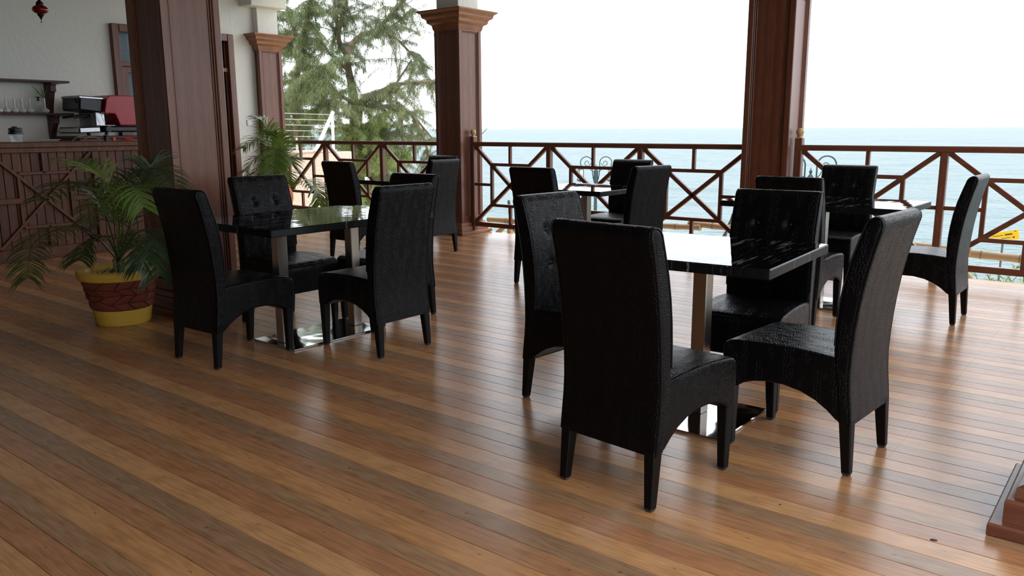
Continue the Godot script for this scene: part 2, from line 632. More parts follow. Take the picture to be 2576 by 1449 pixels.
func build_shell() -> void:
	# the house wall with its double door, the roof with its beams, the wall behind
	var wall := structure("wall_left", "white plastered house wall")
	var b := MB.new()
	var top := 3.5
	for r in [[3.6, -5.35, 0.0, top], [-7.14, -7.6, 0.0, top], [-5.35, -7.14, 2.665, top]]:
		b.box(Vector3(-11.1, (r[2] + r[3]) / 2, (r[0] + r[1]) / 2), Vector3(0.2, r[3] - r[2], r[0] - r[1]), Basis(), 0.002)
	part(b, "plaster_face", M.plaster, wall)
	var back := structure("wall_back", "dark panelled wall behind the camera")
	b = MB.new()
	b.box(Vector3(-5.5, 1.75, 3.6), Vector3(11.4, 3.5, 0.2), Basis(), 0.002)
	part(b, "panelling", M.dark_wood, back)
	var side := structure("wall_right", "dark panelled wall at the right, behind the camera")
	b = MB.new()
	b.box(Vector3(0.3, 1.75, 2.1), Vector3(0.2, 3.5, 3.2), Basis(), 0.002)
	part(b, "panelling", M.dark_wood, side)
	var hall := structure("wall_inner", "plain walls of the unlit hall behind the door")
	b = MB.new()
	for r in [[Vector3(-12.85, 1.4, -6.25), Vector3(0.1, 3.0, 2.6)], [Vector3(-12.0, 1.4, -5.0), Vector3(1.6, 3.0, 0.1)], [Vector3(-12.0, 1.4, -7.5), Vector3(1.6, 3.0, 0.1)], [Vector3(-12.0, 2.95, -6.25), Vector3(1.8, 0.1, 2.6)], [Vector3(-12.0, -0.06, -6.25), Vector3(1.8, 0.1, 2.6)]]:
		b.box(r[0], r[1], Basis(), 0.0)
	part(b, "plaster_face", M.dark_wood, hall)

	var roof := structure("ceiling", "dark wooden ceiling over the terrace")
	b = MB.new()
	b.box(Vector3(-5.4, 3.6, -2.25), Vector3(11.6, 0.2, 11.9), Basis(), 0.01)
	part(b, "slab", M.ceiling_wood, roof)
	for z in [-7.7, -3.17]:
		b = MB.new()
		b.box(Vector3(-5.4, 3.42, z), Vector3(11.6, 0.2, 0.34), Basis(), 0.01)
		part(b, "beam", M.plaster, roof)
	b = MB.new()
	b.box(Vector3(-10.95, 3.25, -7.62), Vector3(0.5, 0.34, 0.62), Basis(), 0.01)
	part(b, "corbel", M.plaster, roof)

	var door := structure("door_1", "wooden double door with a transom, right leaf open to a dark hall")
	var fx := -10.98
	b = MB.new()
	for r in [[-5.40, 0.0, 2.665, 0.1], [-7.09, 0.0, 2.665, 0.1]]:
		b.box(Vector3(fx, r[2] / 2, r[0]), Vector3(0.09, r[2], r[3]), Basis(), 0.008)
	part(b, "jamb", M.wood, door)
	b = MB.new()
	b.box(Vector3(fx, 2.615, -6.245), Vector3(0.088, 0.1, 1.59), Basis(), 0.008)
	part(b, "lintel", M.wood_level, door)
	b = MB.new()
	b.box(Vector3(fx - 0.03, 2.16, -6.245), Vector3(0.07, 0.06, 1.6), Basis(), 0.006)
	part(b, "transom_bar", M.wood_level, door)
	b = MB.new()
	b.box(Vector3(fx - 0.03, 1.33, -6.245), Vector3(0.07, 2.66, 0.06), Basis(), 0.006)
	part(b, "mullion", M.wood, door)
	# inner beads
	b = MB.new()
	for z in [-5.47, -6.195, -6.295, -7.025]:
		b.box(Vector3(fx - 0.035, 1.29, z), Vector3(0.03, 2.5, 0.025), Basis(), 0.005)
	part(b, "bead", M.wood, door)
	var leaf := MB.new()
	for r in [[1.065, 2.13, -5.515, 0.09], [1.065, 2.13, -6.15, 0.09]]:
		leaf.box(Vector3(fx - 0.05, r[0], r[2]), Vector3(0.045, r[1], r[3]), Basis(), 0.005)
	for r in [[2.09, 0.08], [0.95, 0.12], [0.1, 0.2]]:
		leaf.box(Vector3(fx - 0.05, r[0], -5.83), Vector3(0.045, r[1], 0.56), Basis(), 0.005)
	leaf.box(Vector3(fx - 0.05, 0.55, -5.83), Vector3(0.02, 0.7, 0.56), Basis(), 0.003)
	var lf := part(leaf, "door_leaf", M.wood, door)
	b = MB.new()
	b.box(Vector3(fx - 0.05, 1.53, -5.83), Vector3(0.005, 1.06, 0.55), Basis(), 0.0)
	part(b, "pane", M.pane, lf)
	b = MB.new()
	b.box(Vector3(fx - 0.05, 2.38, -5.83), Vector3(0.005, 0.4, 0.7), Basis(), 0.0)
	part(b, "transom_pane", M.pane, door)
	# a pale blind hangs behind the closed leaf
	b = MB.new()
	b.box(Vector3(fx - 0.16, 1.8, -5.83), Vector3(0.01, 1.7, 0.72), Basis(), 0.0)
	part(b, "blind", M.blind if M.has("blind") else mat("blind", Color8(112, 124, 130), 0.9), door)

	var s := thing("wall_socket", "small white wall socket beside the wooden wall pillar", "socket", Vector3(-10.99, 1.40, -7.355))
	b = MB.new()
	b.box(Vector3.ZERO, Vector3(0.014, 0.085, 0.085), Basis(), 0.004)
	part(b, "plate", M.white_paint, s)
	b = MB.new()
	b.box(Vector3(0.007, 0, 0), Vector3(0.006, 0.05, 0.05), Basis(), 0.003)
	part(b, "insert", M.porcelain, s)


func pillar(x: float, z: float, w: float, d: float, label: String, plinth := 0.12) -> void:
	var t := thing("wooden_pillar", label, "pillar", Vector3(x, 0, z), 0.0, "panelled wooden pillars")
	var hx := w / 2
	var hz := d / 2
	var b := MB.new()
	b.box(Vector3(0, 1.3, 0), Vector3(w - 0.05, 2.5, d - 0.05), Basis(), 0.002)
	part(b, "core_panel", M.wood, t)
	# frames on the four faces: stiles, rails and a bead round the sunk panel
	var y0 := plinth
	var y1 := 2.51
	for face in 4:
		var q := Basis(Vector3.UP, face * PI / 2)
		var half := hx if face % 2 == 0 else hz
		var depth := hz if face % 2 == 0 else hx
		var st := 0.055
		b = MB.new()
		for sx in [-1.0, 1.0]:
			b.box(q * Vector3(sx * (half - st / 2), (y0 + y1) / 2, depth - 0.0125), Vector3(st, y1 - y0, 0.026), q, 0.005)
			b.box(q * Vector3(sx * (half - st - 0.006), (y0 + y1) / 2, depth - 0.018), Vector3(0.012, y1 - y0 - 0.1, 0.016), q, 0.004)
			b.box(q * Vector3(sx * (half - st - 0.022), (y0 + y1) / 2, depth - 0.022), Vector3(0.01, y1 - y0 - 0.12, 0.008), q, 0.003)
		part(b, "stile", M.wood, t)
		b = MB.new()
		b.box(q * Vector3(0, y1 - 0.028, depth - 0.0125), Vector3(2 * (half - st), 0.056, 0.025), q, 0.005)
		b.box(q * Vector3(0, y0 + 0.05, depth - 0.0125), Vector3(2 * (half - st), 0.10, 0.025), q, 0.005)
		b.box(q * Vector3(0, y1 - 0.062, depth - 0.018), Vector3(2 * (half - st), 0.012, 0.016), q, 0.004)
		part(b, "panel_rail", M.wood_level, t)
	b = MB.new()
	var foot := plinth - 0.05
	b.square_turn([Vector2(0.075, 0.0), Vector2(0.082, 0.004), Vector2(0.082, 0.036), Vector2(0.076, 0.044), Vector2(0.045, 0.046), Vector2(0.045, foot + 0.022), Vector2(0.038, foot + 0.032), Vector2(0.022, foot + 0.036), Vector2(0.018, plinth + 0.02), Vector2(0.0, plinth + 0.03)], hx, hz)
	part(b, "base", M.wood_level if plinth > 0.13 else M.capital_wood, t, 30.0)
	b = MB.new()
	var cap := [Vector2(0.0, 2.47), Vector2(0.012, 2.495), Vector2(0.014, 2.52), Vector2(0.022, 2.535), Vector2(0.05, 2.552), Vector2(0.06, 2.562), Vector2(0.062, 2.585), Vector2(0.07, 2.60), Vector2(0.096, 2.616), Vector2(0.106, 2.626), Vector2(0.108, 2.648), Vector2(0.116, 2.664), Vector2(0.136, 2.676), Vector2(0.148, 2.688), Vector2(0.148, 2.70)]
	b.square_turn(cap, hx, hz)
	part(b, "capital", M.capital_wood, t, 30.0)
	b = MB.new()
	b.box(Vector3(0, 3.0, 0), Vector3(w - 0.05, 0.62, d - 0.05), Basis(), 0.006)
	part(b, "plaster_top", M.plaster, t, 40.0, "white plastered upper part")


func railing(xa: float, xb: float, label: String, n := 3, along_z := false) -> void:
	var z := -7.70
	var t := thing("wooden_railing", label, "railing", Vector3(-0.02, 0, (xa + xb) / 2) if along_z else Vector3((xa + xb) / 2, 0, z), -90.0 if along_z else 0.0, "fretwork railing bays")
	var o := -(xa + xb) / 2
	var lo := 0.155
	var hi := 1.09
	var b := MB.new()
	b.box(Vector3(0, 1.115, 0), Vector3(xb - xa, 0.052, 0.075), Basis(), 0.008)
	part(b, "top_rail", M.wood_level, t)
	b = MB.new()
	b.box(Vector3(0, 0.128, 0), Vector3(xb - xa, 0.056, 0.06), Basis(), 0.006)
	part(b, "bottom_rail", M.wood_level, t)
	b = MB.new()
	b.box(Vector3(xa + o + 0.035, 0.6, 0), Vector3(0.07, 1.2, 0.07), Basis(), 0.006)
	var nw := part(b, "newel_post", M.wood, t)
	b = MB.new()
	b.square_turn([Vector2(0, 1.2), Vector2(-0.004, 1.206), Vector2(-0.012, 1.212)], 0.035, 0.035, Vector3(xa + o + 0.035, 0, 0))
	b.lathe([Vector2(0.02, 1.205), Vector2(0.018, 1.222), Vector2(0.026, 1.232), Vector2(0.034, 1.247), Vector2(0.036, 1.262), Vector2(0.031, 1.278), Vector2(0.018, 1.29), Vector2(0, 1.294)], 16, Vector3(xa + o + 0.035, 0, 0))
	part(b, "finial", M.light_wood, nw)
	var pitch := (xb - xa) / n
	for i in n:
		var l := xa + o + pitch * i + (0.07 if i == 0 else 0.03)
		var r := xa + o + pitch * (i + 1) - (0.0 if i == n - 1 else 0.03)
		if i < n - 1:
			b = MB.new()
			b.box(Vector3(r + 0.03, 0.545, 0), Vector3(0.06, 1.09, 0.06), Basis(), 0.005)
			part(b, "post", M.wood, t)
		var c := Vector3((l + r) / 2, (lo + hi) / 2, 0)
		var hw := (r - l) / 2
		var hh := (hi - lo) / 2
		for s in [-1.0, 1.0]:
			b = MB.new()
			b.bar(c + Vector3(-hw, -s * hh, 0), c + Vector3(hw, s * hh, 0), 0.042, 0.042, Vector3.BACK, 0.004)
			part(b, "brace", M.wood_level, t)
		var iw := hw * 0.52
		var ih := hh * 0.53
		for s in [-1.0, 1.0]:
			b = MB.new()
			b.box(c + Vector3(0, s * ih, 0), Vector3(2 * iw, 0.036, 0.04), Basis(), 0.004)
			part(b, "strut", M.wood_level, t)
			b = MB.new()
			b.box(c + Vector3(s * iw, 0, 0), Vector3(0.036, 2 * ih, 0.04), Basis(), 0.004)
			part(b, "strut", M.wood, t)
			b = MB.new()
			b.box(c + Vector3(0, s * (ih + hh) / 2, 0), Vector3(0.034, hh - ih, 0.038), Basis(), 0.004)
			part(b, "strut", M.wood, t)
			b = MB.new()
			b.box(c + Vector3(s * (iw + hw) / 2, 0, 0), Vector3(hw - iw, 0.034, 0.038), Basis(), 0.004)
			part(b, "strut", M.wood_level, t)


func build_outside() -> void:
	# sea: a fan of rows that widen with distance, with real low waves
	var sea := structure("sea", "pale turquoise sea up to the horizon")
	var rows := 330
	var cols := 420
	var level := -3.0
	var wave := noise(101, 0.12, FastNoiseLite.TYPE_SIMPLEX_SMOOTH, 3)
	var swell := noise(102, 0.03, FastNoiseLite.TYPE_SIMPLEX_SMOOTH, 2)
	var vs := PackedVector3Array()
	var ns := PackedVector3Array()
	var ix := PackedInt32Array()
	var height := func(x: float, z: float, d: float) -> float:
		return wave.get_noise_2d(x * 0.55, z * 1.6) * 0.16 * minf(1.0, 400.0 / d) + swell.get_noise_2d(x * 0.5, z * 1.5) * 0.22
	for r in rows + 1:
		var d := 15.0 * pow(600.0, float(r) / rows)
		for c in cols + 1:
			var a := deg_to_rad(-28.0 + 130.0 * c / cols)      # angle to the west of the seaward direction
			var x := -sin(a) * d
			var z := -cos(a) * d
			var e := maxf(0.06, d * 0.004)
			var h: float = height.call(x, z, d)
			var hx: float = height.call(x + e, z, d)
			var hz: float = height.call(x, z + e, d)
			vs.append(Vector3(x, level + h, z))
			ns.append(Vector3(h - hx, e, h - hz).normalized())
			if r < rows and c < cols:
				var i := r * (cols + 1) + c
				ix.append_array([i, i + 1, i + cols + 1, i + 1, i + cols + 2, i + cols + 1])
	var arr := []
	arr.resize(Mesh.ARRAY_MAX)
	arr[Mesh.ARRAY_VERTEX] = vs
	arr[Mesh.ARRAY_NORMAL] = ns
	arr[Mesh.ARRAY_INDEX] = ix
	var am := ArrayMesh.new()
	am.add_surface_from_arrays(Mesh.PRIMITIVE_TRIANGLES, arr)
	put(am, "water", M.sea_water, sea)
	var shore := structure("beach", "strip of sand below the terrace")
	var b := MB.new()
	b.box(Vector3(-14, -3.6, -6), Vector3(60, 1.6, 22), Basis(), 0.1)
	b.box(Vector3(-34, -3.6, -18), Vector3(40, 1.7, 14), Basis(), 0.1)
	part(b, "sand", M.sand, shore)

	# the plastered boundary wall with its wire fence
	var w := thing("boundary_wall", "pale pink plastered garden wall beyond the railing, beside the trees", "wall", Vector3(-13.1, -2.8, -9.3))
	b = MB.new()
	b.box(Vector3(0, 1.83, 0), Vector3(0.2, 3.66, 3.5), Basis(), 0.02)
	part(b, "masonry", M.outer_plaster, w)
	b = MB.new()
	b.box(Vector3(0, 3.68, 0.2), Vector3(0.24, 0.05, 3.1), Basis(), 0.015)
	part(b, "coping", M.outer_plaster, w)
	var f := thing("wire_fence", "white metal bracket with straight wires standing on the plastered wall", "fence", Vector3(-13.0, 0.9, -10.0))
	b = MB.new()
	b.bar(Vector3(0, 0, -0.57), Vector3(0, 0.74, -0.58), 0.045, 0.045, Vector3.RIGHT, 0.004)
	part(b, "post", M.white_paint, f)
	b = MB.new()
	b.bar(Vector3(0.03, 0.74, -0.58), Vector3(0.03, -0.02, -0.10), 0.05, 0.06, Vector3.RIGHT, 0.004)
	part(b, "stay", M.white_paint, f)
	b = MB.new()
	b.bar(Vector3(0, 0, 0.30), Vector3(0, 0.24, 0.30), 0.03, 0.03, Vector3.RIGHT, 0.004)
	part(b, "post", M.white_paint, f)
	for k in 7:
		var y := 0.05 + 0.105 * k
		b = MB.new()
		b.tube([Vector3(0.03, y + 0.03, 1.4), Vector3(0.03, y, lerpf(-0.10, -0.58, (y + 0.02) / 0.76))], [0.006, 0.006], 5)
		part(b, "wire", M.wire, f)

	# bamboo guard outside the railing
	var g := thing("bamboo_fence", "low bamboo guard rail just beyond the terrace edge", "fence", Vector3(-4, -1.2, -8.62))
	var rails := [[Vector3(-7.35, 0.06, 0), Vector3(-5.6, 0.085, 0), 0.037], [Vector3(-5.75, 0.13, 0.03), Vector3(-4.1, 0.18, 0.03), 0.035], [Vector3(-4.3, 0.215, 0), Vector3(-2.7, 0.165, 0), 0.035], [Vector3(-2.9, 0.20, 0.03), Vector3(-1.35, 0.15, 0.03), 0.035], [Vector3(-1.6, 0.135, 0), Vector3(0.9, 0.06, 0), 0.037]]
	for r in rails:
		cane(g, "rail", r[0] + Vector3(4, 1.2, 0), r[1] + Vector3(4, 1.2, 0), r[2], 0.33)
	for x in [-6.98, -5.65, -3.95, -2.75, -1.5, 0.4]:
		cane(g, "post", Vector3(x + 4, 0.0, -0.04), Vector3(x + 4, 1.24, -0.04), 0.04, 0.3)
	for q in [[-6.95, -6.25], [-6.95, -7.7], [-3.95, -4.5], [-3.95, -3.3], [-2.75, -3.25], [-1.5, -0.95], [0.35, -0.5]]:
		cane(g, "brace", Vector3(q[0] + 4, 1.25, 0.02), Vector3(q[1] + 4, 0.62, 0.02), 0.034, 0.24)
	for q in [[-6.98, -0.35, -7.06, 0.33], [-4.02, -0.25, -3.72, 0.52]]:
		b = MB.new()
		var p0 := Vector3(q[0] + 4, q[1] + 1.2, -0.12)
		var p1 := Vector3(q[2] + 4, q[3] + 1.2, -0.12)
		var pts := []
		var rad := []
		for k in 13:
			pts.append(p0.lerp(p1, k / 12.0))
			rad.append(0.017 + (0.007 if k % 2 else 0.0))
		b.tube(pts, rad, 7)
		part(b, "stake", M.weathered, g)

	street_lamp(Vector3(-10.95, -2.8, -16.95), 3.42, 1.0, "dark green two-armed iron street lamp seen between the two sea-side pillars")
	street_lamp(Vector3(-4.42, -2.8, -13.05), 3.66, 1.0, "dark green two-armed iron street lamp right behind the right-hand pillar")

	var s := thing("warning_sign", "small tilted yellow plate with dark marks beyond the right railing", "sign", Vector3(-1.33, 0.13, -10.2), 8.0)
	b = MB.new()
	var tilt := Basis(Vector3.BACK, deg_to_rad(13))
	b.box(Vector3.ZERO, Vector3(0.29, 0.105, 0.006), tilt, 0.002)
	part(b, "plate", M.sign_yellow, s)
	b = MB.new()
	for r in [[-0.05, 0.012, 0.10, 0.006], [0.05, 0.014, 0.07, 0.016], [0.02, -0.022, 0.09, 0.006], [0.092, -0.024, 0.02, 0.016], [0.115, 0.04, 0.02, 0.008]]:
		b.box(tilt * Vector3(r[0], r[1], 0.0035), Vector3(r[2], r[3], 0.001), tilt, 0.0)
	part(b, "print", M.sign_ink, s)
	b = MB.new()
	b.tube([Vector3(0, -2.7, -0.012), Vector3(0, 0.0, -0.012)], [0.014, 0.012], 6)
	part(b, "stake", M.weathered, s)

	shrub(Vector3(-1.25, -0.62, -9.15), 0.5, 46, 7)
	shrub(Vector3(-0.78, -0.66, -9.0), 0.55, 60, 8)
	sprig(Vector3(-1.02, -0.55, -9.3))


func cane(parent: Node3D, called: String, a: Vector3, c: Vector3, r: float, node_gap: float) -> void:
	var b := MB.new()
	var n := maxi(2, int(round(a.distance_to(c) / node_gap)))
	var pts := []
	var rad := []
	for k in n:
		var t0 := float(k) / n
		var t1 := float(k + 1) / n
		pts.append(a.lerp(c, t0 + 0.012)); rad.append(r * 1.07)
		pts.append(a.lerp(c, t0 + 0.05)); rad.append(r * 0.97)
		pts.append(a.lerp(c, t1 - 0.05)); rad.append(r * 0.97)
		pts.append(a.lerp(c, t1 - 0.012)); rad.append(r * 1.07)
	b.tube(pts, rad, 10)
	var o := part(b, called, M.bamboo, parent)
	b = MB.new()
	for k in range(1, n):
		var m := a.lerp(c, float(k) / n)
		var d := (c - a).normalized() * 0.006
		b.tube([m - d, m + d], [r * 1.1, r * 1.1], 10)
	part(b, "node_rings", M.bamboo_ring, o).set_meta("kind", "stuff")


func street_lamp(at: Vector3, h: float, size: float, label: String) -> void:
	var t := thing("street_lamp", label, "street lamp", at, 30.0, "iron street lamps on the shore")
	var b := MB.new()
	b.lathe([Vector2(0.13, 0), Vector2(0.13, 0.12), Vector2(0.08, 0.2), Vector2(0.06, 0.6), Vector2(0.045, 0.7), Vector2(0.04, h - 0.62), Vector2(0.055, h - 0.6), Vector2(0.055, h - 0.56), Vector2(0.03, h - 0.54)], 12)
	part(b, "post", M.iron, t)
	b = MB.new()
	b.lathe([Vector2(0.05, h - 0.62), Vector2(0.055, h - 0.5), Vector2(0.058, h - 0.36), Vector2(0.045, h - 0.32), Vector2(0.015, h - 0.28), Vector2(0.028, h - 0.24), Vector2(0.008, h - 0.21), Vector2(0.0, h - 0.16)], 10)
	part(b, "centre_lantern", M.iron, t)
	for s in [-1.0, 1.0]:
		b = MB.new()
		var pts := []
		for k in 9:     # stem rising from the post
			pts.append(Vector3(s * (0.04 + 0.05 * sin(k / 8.0 * PI * 0.5)), h - 0.62 + 0.34 * k / 8.0, 0))
		for k in 15:    # half ring over to the hook
			var a := PI - PI * 1.15 * k / 14.0
			pts.append(Vector3(s * (0.235 + 0.145 * cos(a)), h - 0.145 + 0.145 * sin(a), 0))
		var rad := []
		for k in pts.size():
			rad.append(0.013)
		b.tube(pts, rad, 6)
		pts = []
		rad = []
		for k in 16:    # inner scroll
			var a := PI + TAU * 1.1 * k / 15.0
			var r := 0.085 * (1.0 - k / 22.0)
			pts.append(Vector3(s * (0.215 + r * cos(a)), h - 0.15 + r * sin(a), 0))
			rad.append(0.008)
		b.tube(pts, rad, 5)
		pts = [Vector3(s * 0.06, h - 0.36, 0), Vector3(s * 0.13, h - 0.31, 0), Vector3(s * 0.17, h - 0.24, 0), Vector3(s * 0.20, h - 0.26, 0)]
		b.tube(smooth_line(pts), [0.009, 0.009, 0.009, 0.009, 0.009, 0.009, 0.009, 0.009, 0.009, 0.009, 0.008, 0.007, 0.006], 5)
		part(b, "scroll_arm", M.iron, t)
		b = MB.new()
		b.lathe([Vector2(0.0, h - 0.2), Vector2(0.02, h - 0.21), Vector2(0.03, h - 0.25), Vector2(0.075, h - 0.29), Vector2(0.08, h - 0.3)], 8, Vector3(s * 0.37, 0, 0))
		for k in 4:
			var a := k * PI / 2 + 0.4
			b.tube([Vector3(s * 0.37 + 0.07 * cos(a), h - 0.3, 0.07 * sin(a)), Vector3(s * 0.37 + 0.085 * cos(a), h - 0.56, 0.085 * sin(a))], [0.008, 0.008], 4)
		b.lathe([Vector2(0.1, h - 0.56), Vector2(0.1, h - 0.58), Vector2(0.0, h - 0.62)], 8, Vector3(s * 0.37, 0, 0))
		var l := part(b, "lantern", M.iron, t)
		b = MB.new()
		b.lathe([Vector2(0.03, h - 0.3), Vector2(0.05, h - 0.34), Vector2(0.05, h - 0.48), Vector2(0.03, h - 0.55)], 8, Vector3(s * 0.37, 0, 0))
		part(b, "globe", M.lamp_glass, l)


func leaf_blade(b: MB, base: Vector3, tip: Vector3, width: float, side: Vector3, sag := 0.0) -> void:
	var m := base.lerp(tip, 0.45) + Vector3.UP * sag
	var w := side.normalized() * width * 0.5
	b.tri(base, m + w, m - w)
	b.tri(m - w, m + w, tip)


func shrub(at: Vector3, spread: float, leaves: int, stems: int) -> void:
	var t := thing("shore_shrub", "thin green shrub growing past the right terrace edge" if at.x < -1.0 else "fuller green shrub at the right end of the terrace edge", "shrub", at)
	var b := MB.new()
	var l := MB.new()
	for k in stems:
		var a := TAU * k / stems + rng.randf() * 0.6
		var r := spread * rng.randf_range(0.35, 1.0)
		var tip := Vector3(cos(a) * r, rng.randf_range(0.42, 0.68), sin(a) * r * 0.4)
		var line := smooth_line([Vector3.ZERO, tip * Vector3(0.4, 0.6, 0.4), tip])
		var rad := []
		for i in line.size():
			rad.append(0.005 * (1.2 - float(i) / line.size()))
		b.tube(line, rad, 5)
		for i in leaves / stems * 3:
			var p: Vector3 = line[rng.randi_range(3, line.size() - 1)]
			var d := Vector3(rng.randfn(), rng.randf_range(-0.2, 0.9), rng.randfn()).normalized()
			leaf_blade(l, p, p + d * rng.randf_range(0.05, 0.11), 0.016, d.cross(Vector3(rng.randfn(), 1, rng.randfn())), 0.006)
	part(b, "stem", M.palm_stalk, t)
	part(l, "foliage", M.shrub_leaf, t, 0.0).set_meta("kind", "stuff")


func sprig(at: Vector3) -> void:
	var t := thing("shore_sprout", "lone slender green sprout above the bamboo rail at right", "plant", at)
	var b := MB.new()
	var line := smooth_line([Vector3.ZERO, Vector3(0.02, 0.35, 0), Vector3(0.0, 0.72, 0)])
	var rad := []
	for i in line.size():
		rad.append(0.005)
	b.tube(line, rad, 5)
	part(b, "stem", M.palm_stalk, t)
	for y in [0.34, 0.72]:
		for k in 9:
			var l := MB.new()
			var a := TAU * k / 9.0
			var d := Vector3(cos(a), rng.randf_range(0.05, 0.5), sin(a)).normalized() * rng.randf_range(0.07, 0.14)
			leaf_blade(l, Vector3(0.01, y, 0), Vector3(0.01, y, 0) + d, 0.02, d.cross(Vector3.UP), 0.012)
			part(l, "leaf", M.shrub_leaf, t, 0.0)


# ------------------------------------------------------------------ trees
func needle_bunch() -> ArrayMesh:
	var b := MB.new()
	var r := RandomNumberGenerator.new()
	r.seed = 5
	for k in 13:
		var d := Vector3(r.randfn() * 0.6, -0.55 + r.randfn() * 0.5, r.randfn() * 0.6).normalized()
		var p := Vector3(r.randfn(), r.randfn(), r.randfn()) * 0.03
		var l := r.randf_range(0.07, 0.2)
		var w := d.cross(Vector3(r.randfn(), r.randfn(), r.randfn())).normalized() * 0.0036
		var mid := p + d * l * 0.55
		var end := p + (d + Vector3.DOWN * 0.35).normalized() * l
		b.quad(p - w * 0.6, p + w * 0.6, mid + w, mid - w)
		b.tri(mid - w, mid + w, end)
	return b.mesh(0.0)


func casuarina(label: String, limbs: Array, depth: float, twig_gap: float, tint: Color, seed_: int, bunch: Mesh) -> void:
	# limbs: [thickness at the foot, thickness at the tip, lean in depth, leafiness, points...]
	var r := RandomNumberGenerator.new()
	r.seed = seed_
	var foot := on_z(limbs[0][4][0].x, limbs[0][4][0].y, depth)
	var t := thing("casuarina_tree", label, "tree", foot, 0.0, "feathery trees beyond the railing")
	var spots := []
	for limb in limbs:
		var pts := []
		var n: int = limb[4].size()
		for i in n:
			var p: Vector2 = limb[4][i]
			pts.append(on_z(p.x, p.y, depth + limb[2] * i / (n - 1.0)) - foot)
		var line := smooth_line(pts, 4)
		var rad := []
		for i in line.size():
			rad.append(lerpf(limb[0], limb[1], float(i) / (line.size() - 1)))
		var b := MB.new()
		b.tube(line, rad, 7)
		part(b, "trunk" if limb == limbs[0] else "branch", M.bark, t)
		if limb[3] <= 0.0:
			continue
		var along := 0.0
		var tw := MB.new()
		for i in line.size() - 1:
			var seg: float = line[i].distance_to(line[i + 1])
			along += seg
			while along > twig_gap / limb[3]:
				along -= twig_gap / limb[3]
				var p: Vector3 = line[i].lerp(line[i + 1], r.randf())
				var dir: Vector3 = (line[i + 1] - line[i]).normalized() * 0.5 + Vector3(r.randfn(), r.randfn() * 0.7 + 0.1, r.randfn()) * 0.8
				dir = dir.normalized()
				var len := r.randf_range(0.4, 1.5)
				var tp := [p]
				var trd := [0.009]
				for k in 6:
					dir = (dir + Vector3.DOWN * 0.13 + Vector3(r.randfn(), r.randfn(), r.randfn()) * 0.16).normalized()
					p += dir * len / 6.0
					tp.append(p)
					trd.append(0.0085 - 0.0012 * k)
					for q in 4:
						spots.append(p - dir * len / 6.0 * q / 4.0)
				tw.tube(tp, trd, 4, false)
		if tw.v.size():
			part(tw, "twigs", M.bark, t, 0.0).set_meta("kind", "stuff")
	var mm := MultiMesh.new()
	mm.transform_format = MultiMesh.TRANSFORM_3D
	mm.use_colors = true
	mm.mesh = bunch
	mm.instance_count = spots.size()
	for i in spots.size():
		var s := r.randf_range(0.75, 1.35)
		var bas := Basis(Vector3.UP, r.randf() * TAU) * Basis(Vector3.RIGHT, r.randfn() * 0.5)
		mm.set_instance_transform(i, Transform3D(bas.scaled(Vector3.ONE * s), spots[i]))
		var k := r.randf_range(0.7, 1.25)
		mm.set_instance_color(i, Color(tint.r * k * r.randf_range(0.9, 1.15), tint.g * k, tint.b * k * r.randf_range(0.7, 1.2)))
	var o := MultiMeshInstance3D.new()
	o.name = "foliage"
	o.multimesh = mm
	o.material_override = M.needle
	o.set_meta("kind", "stuff")
	t.add_child(o, true)


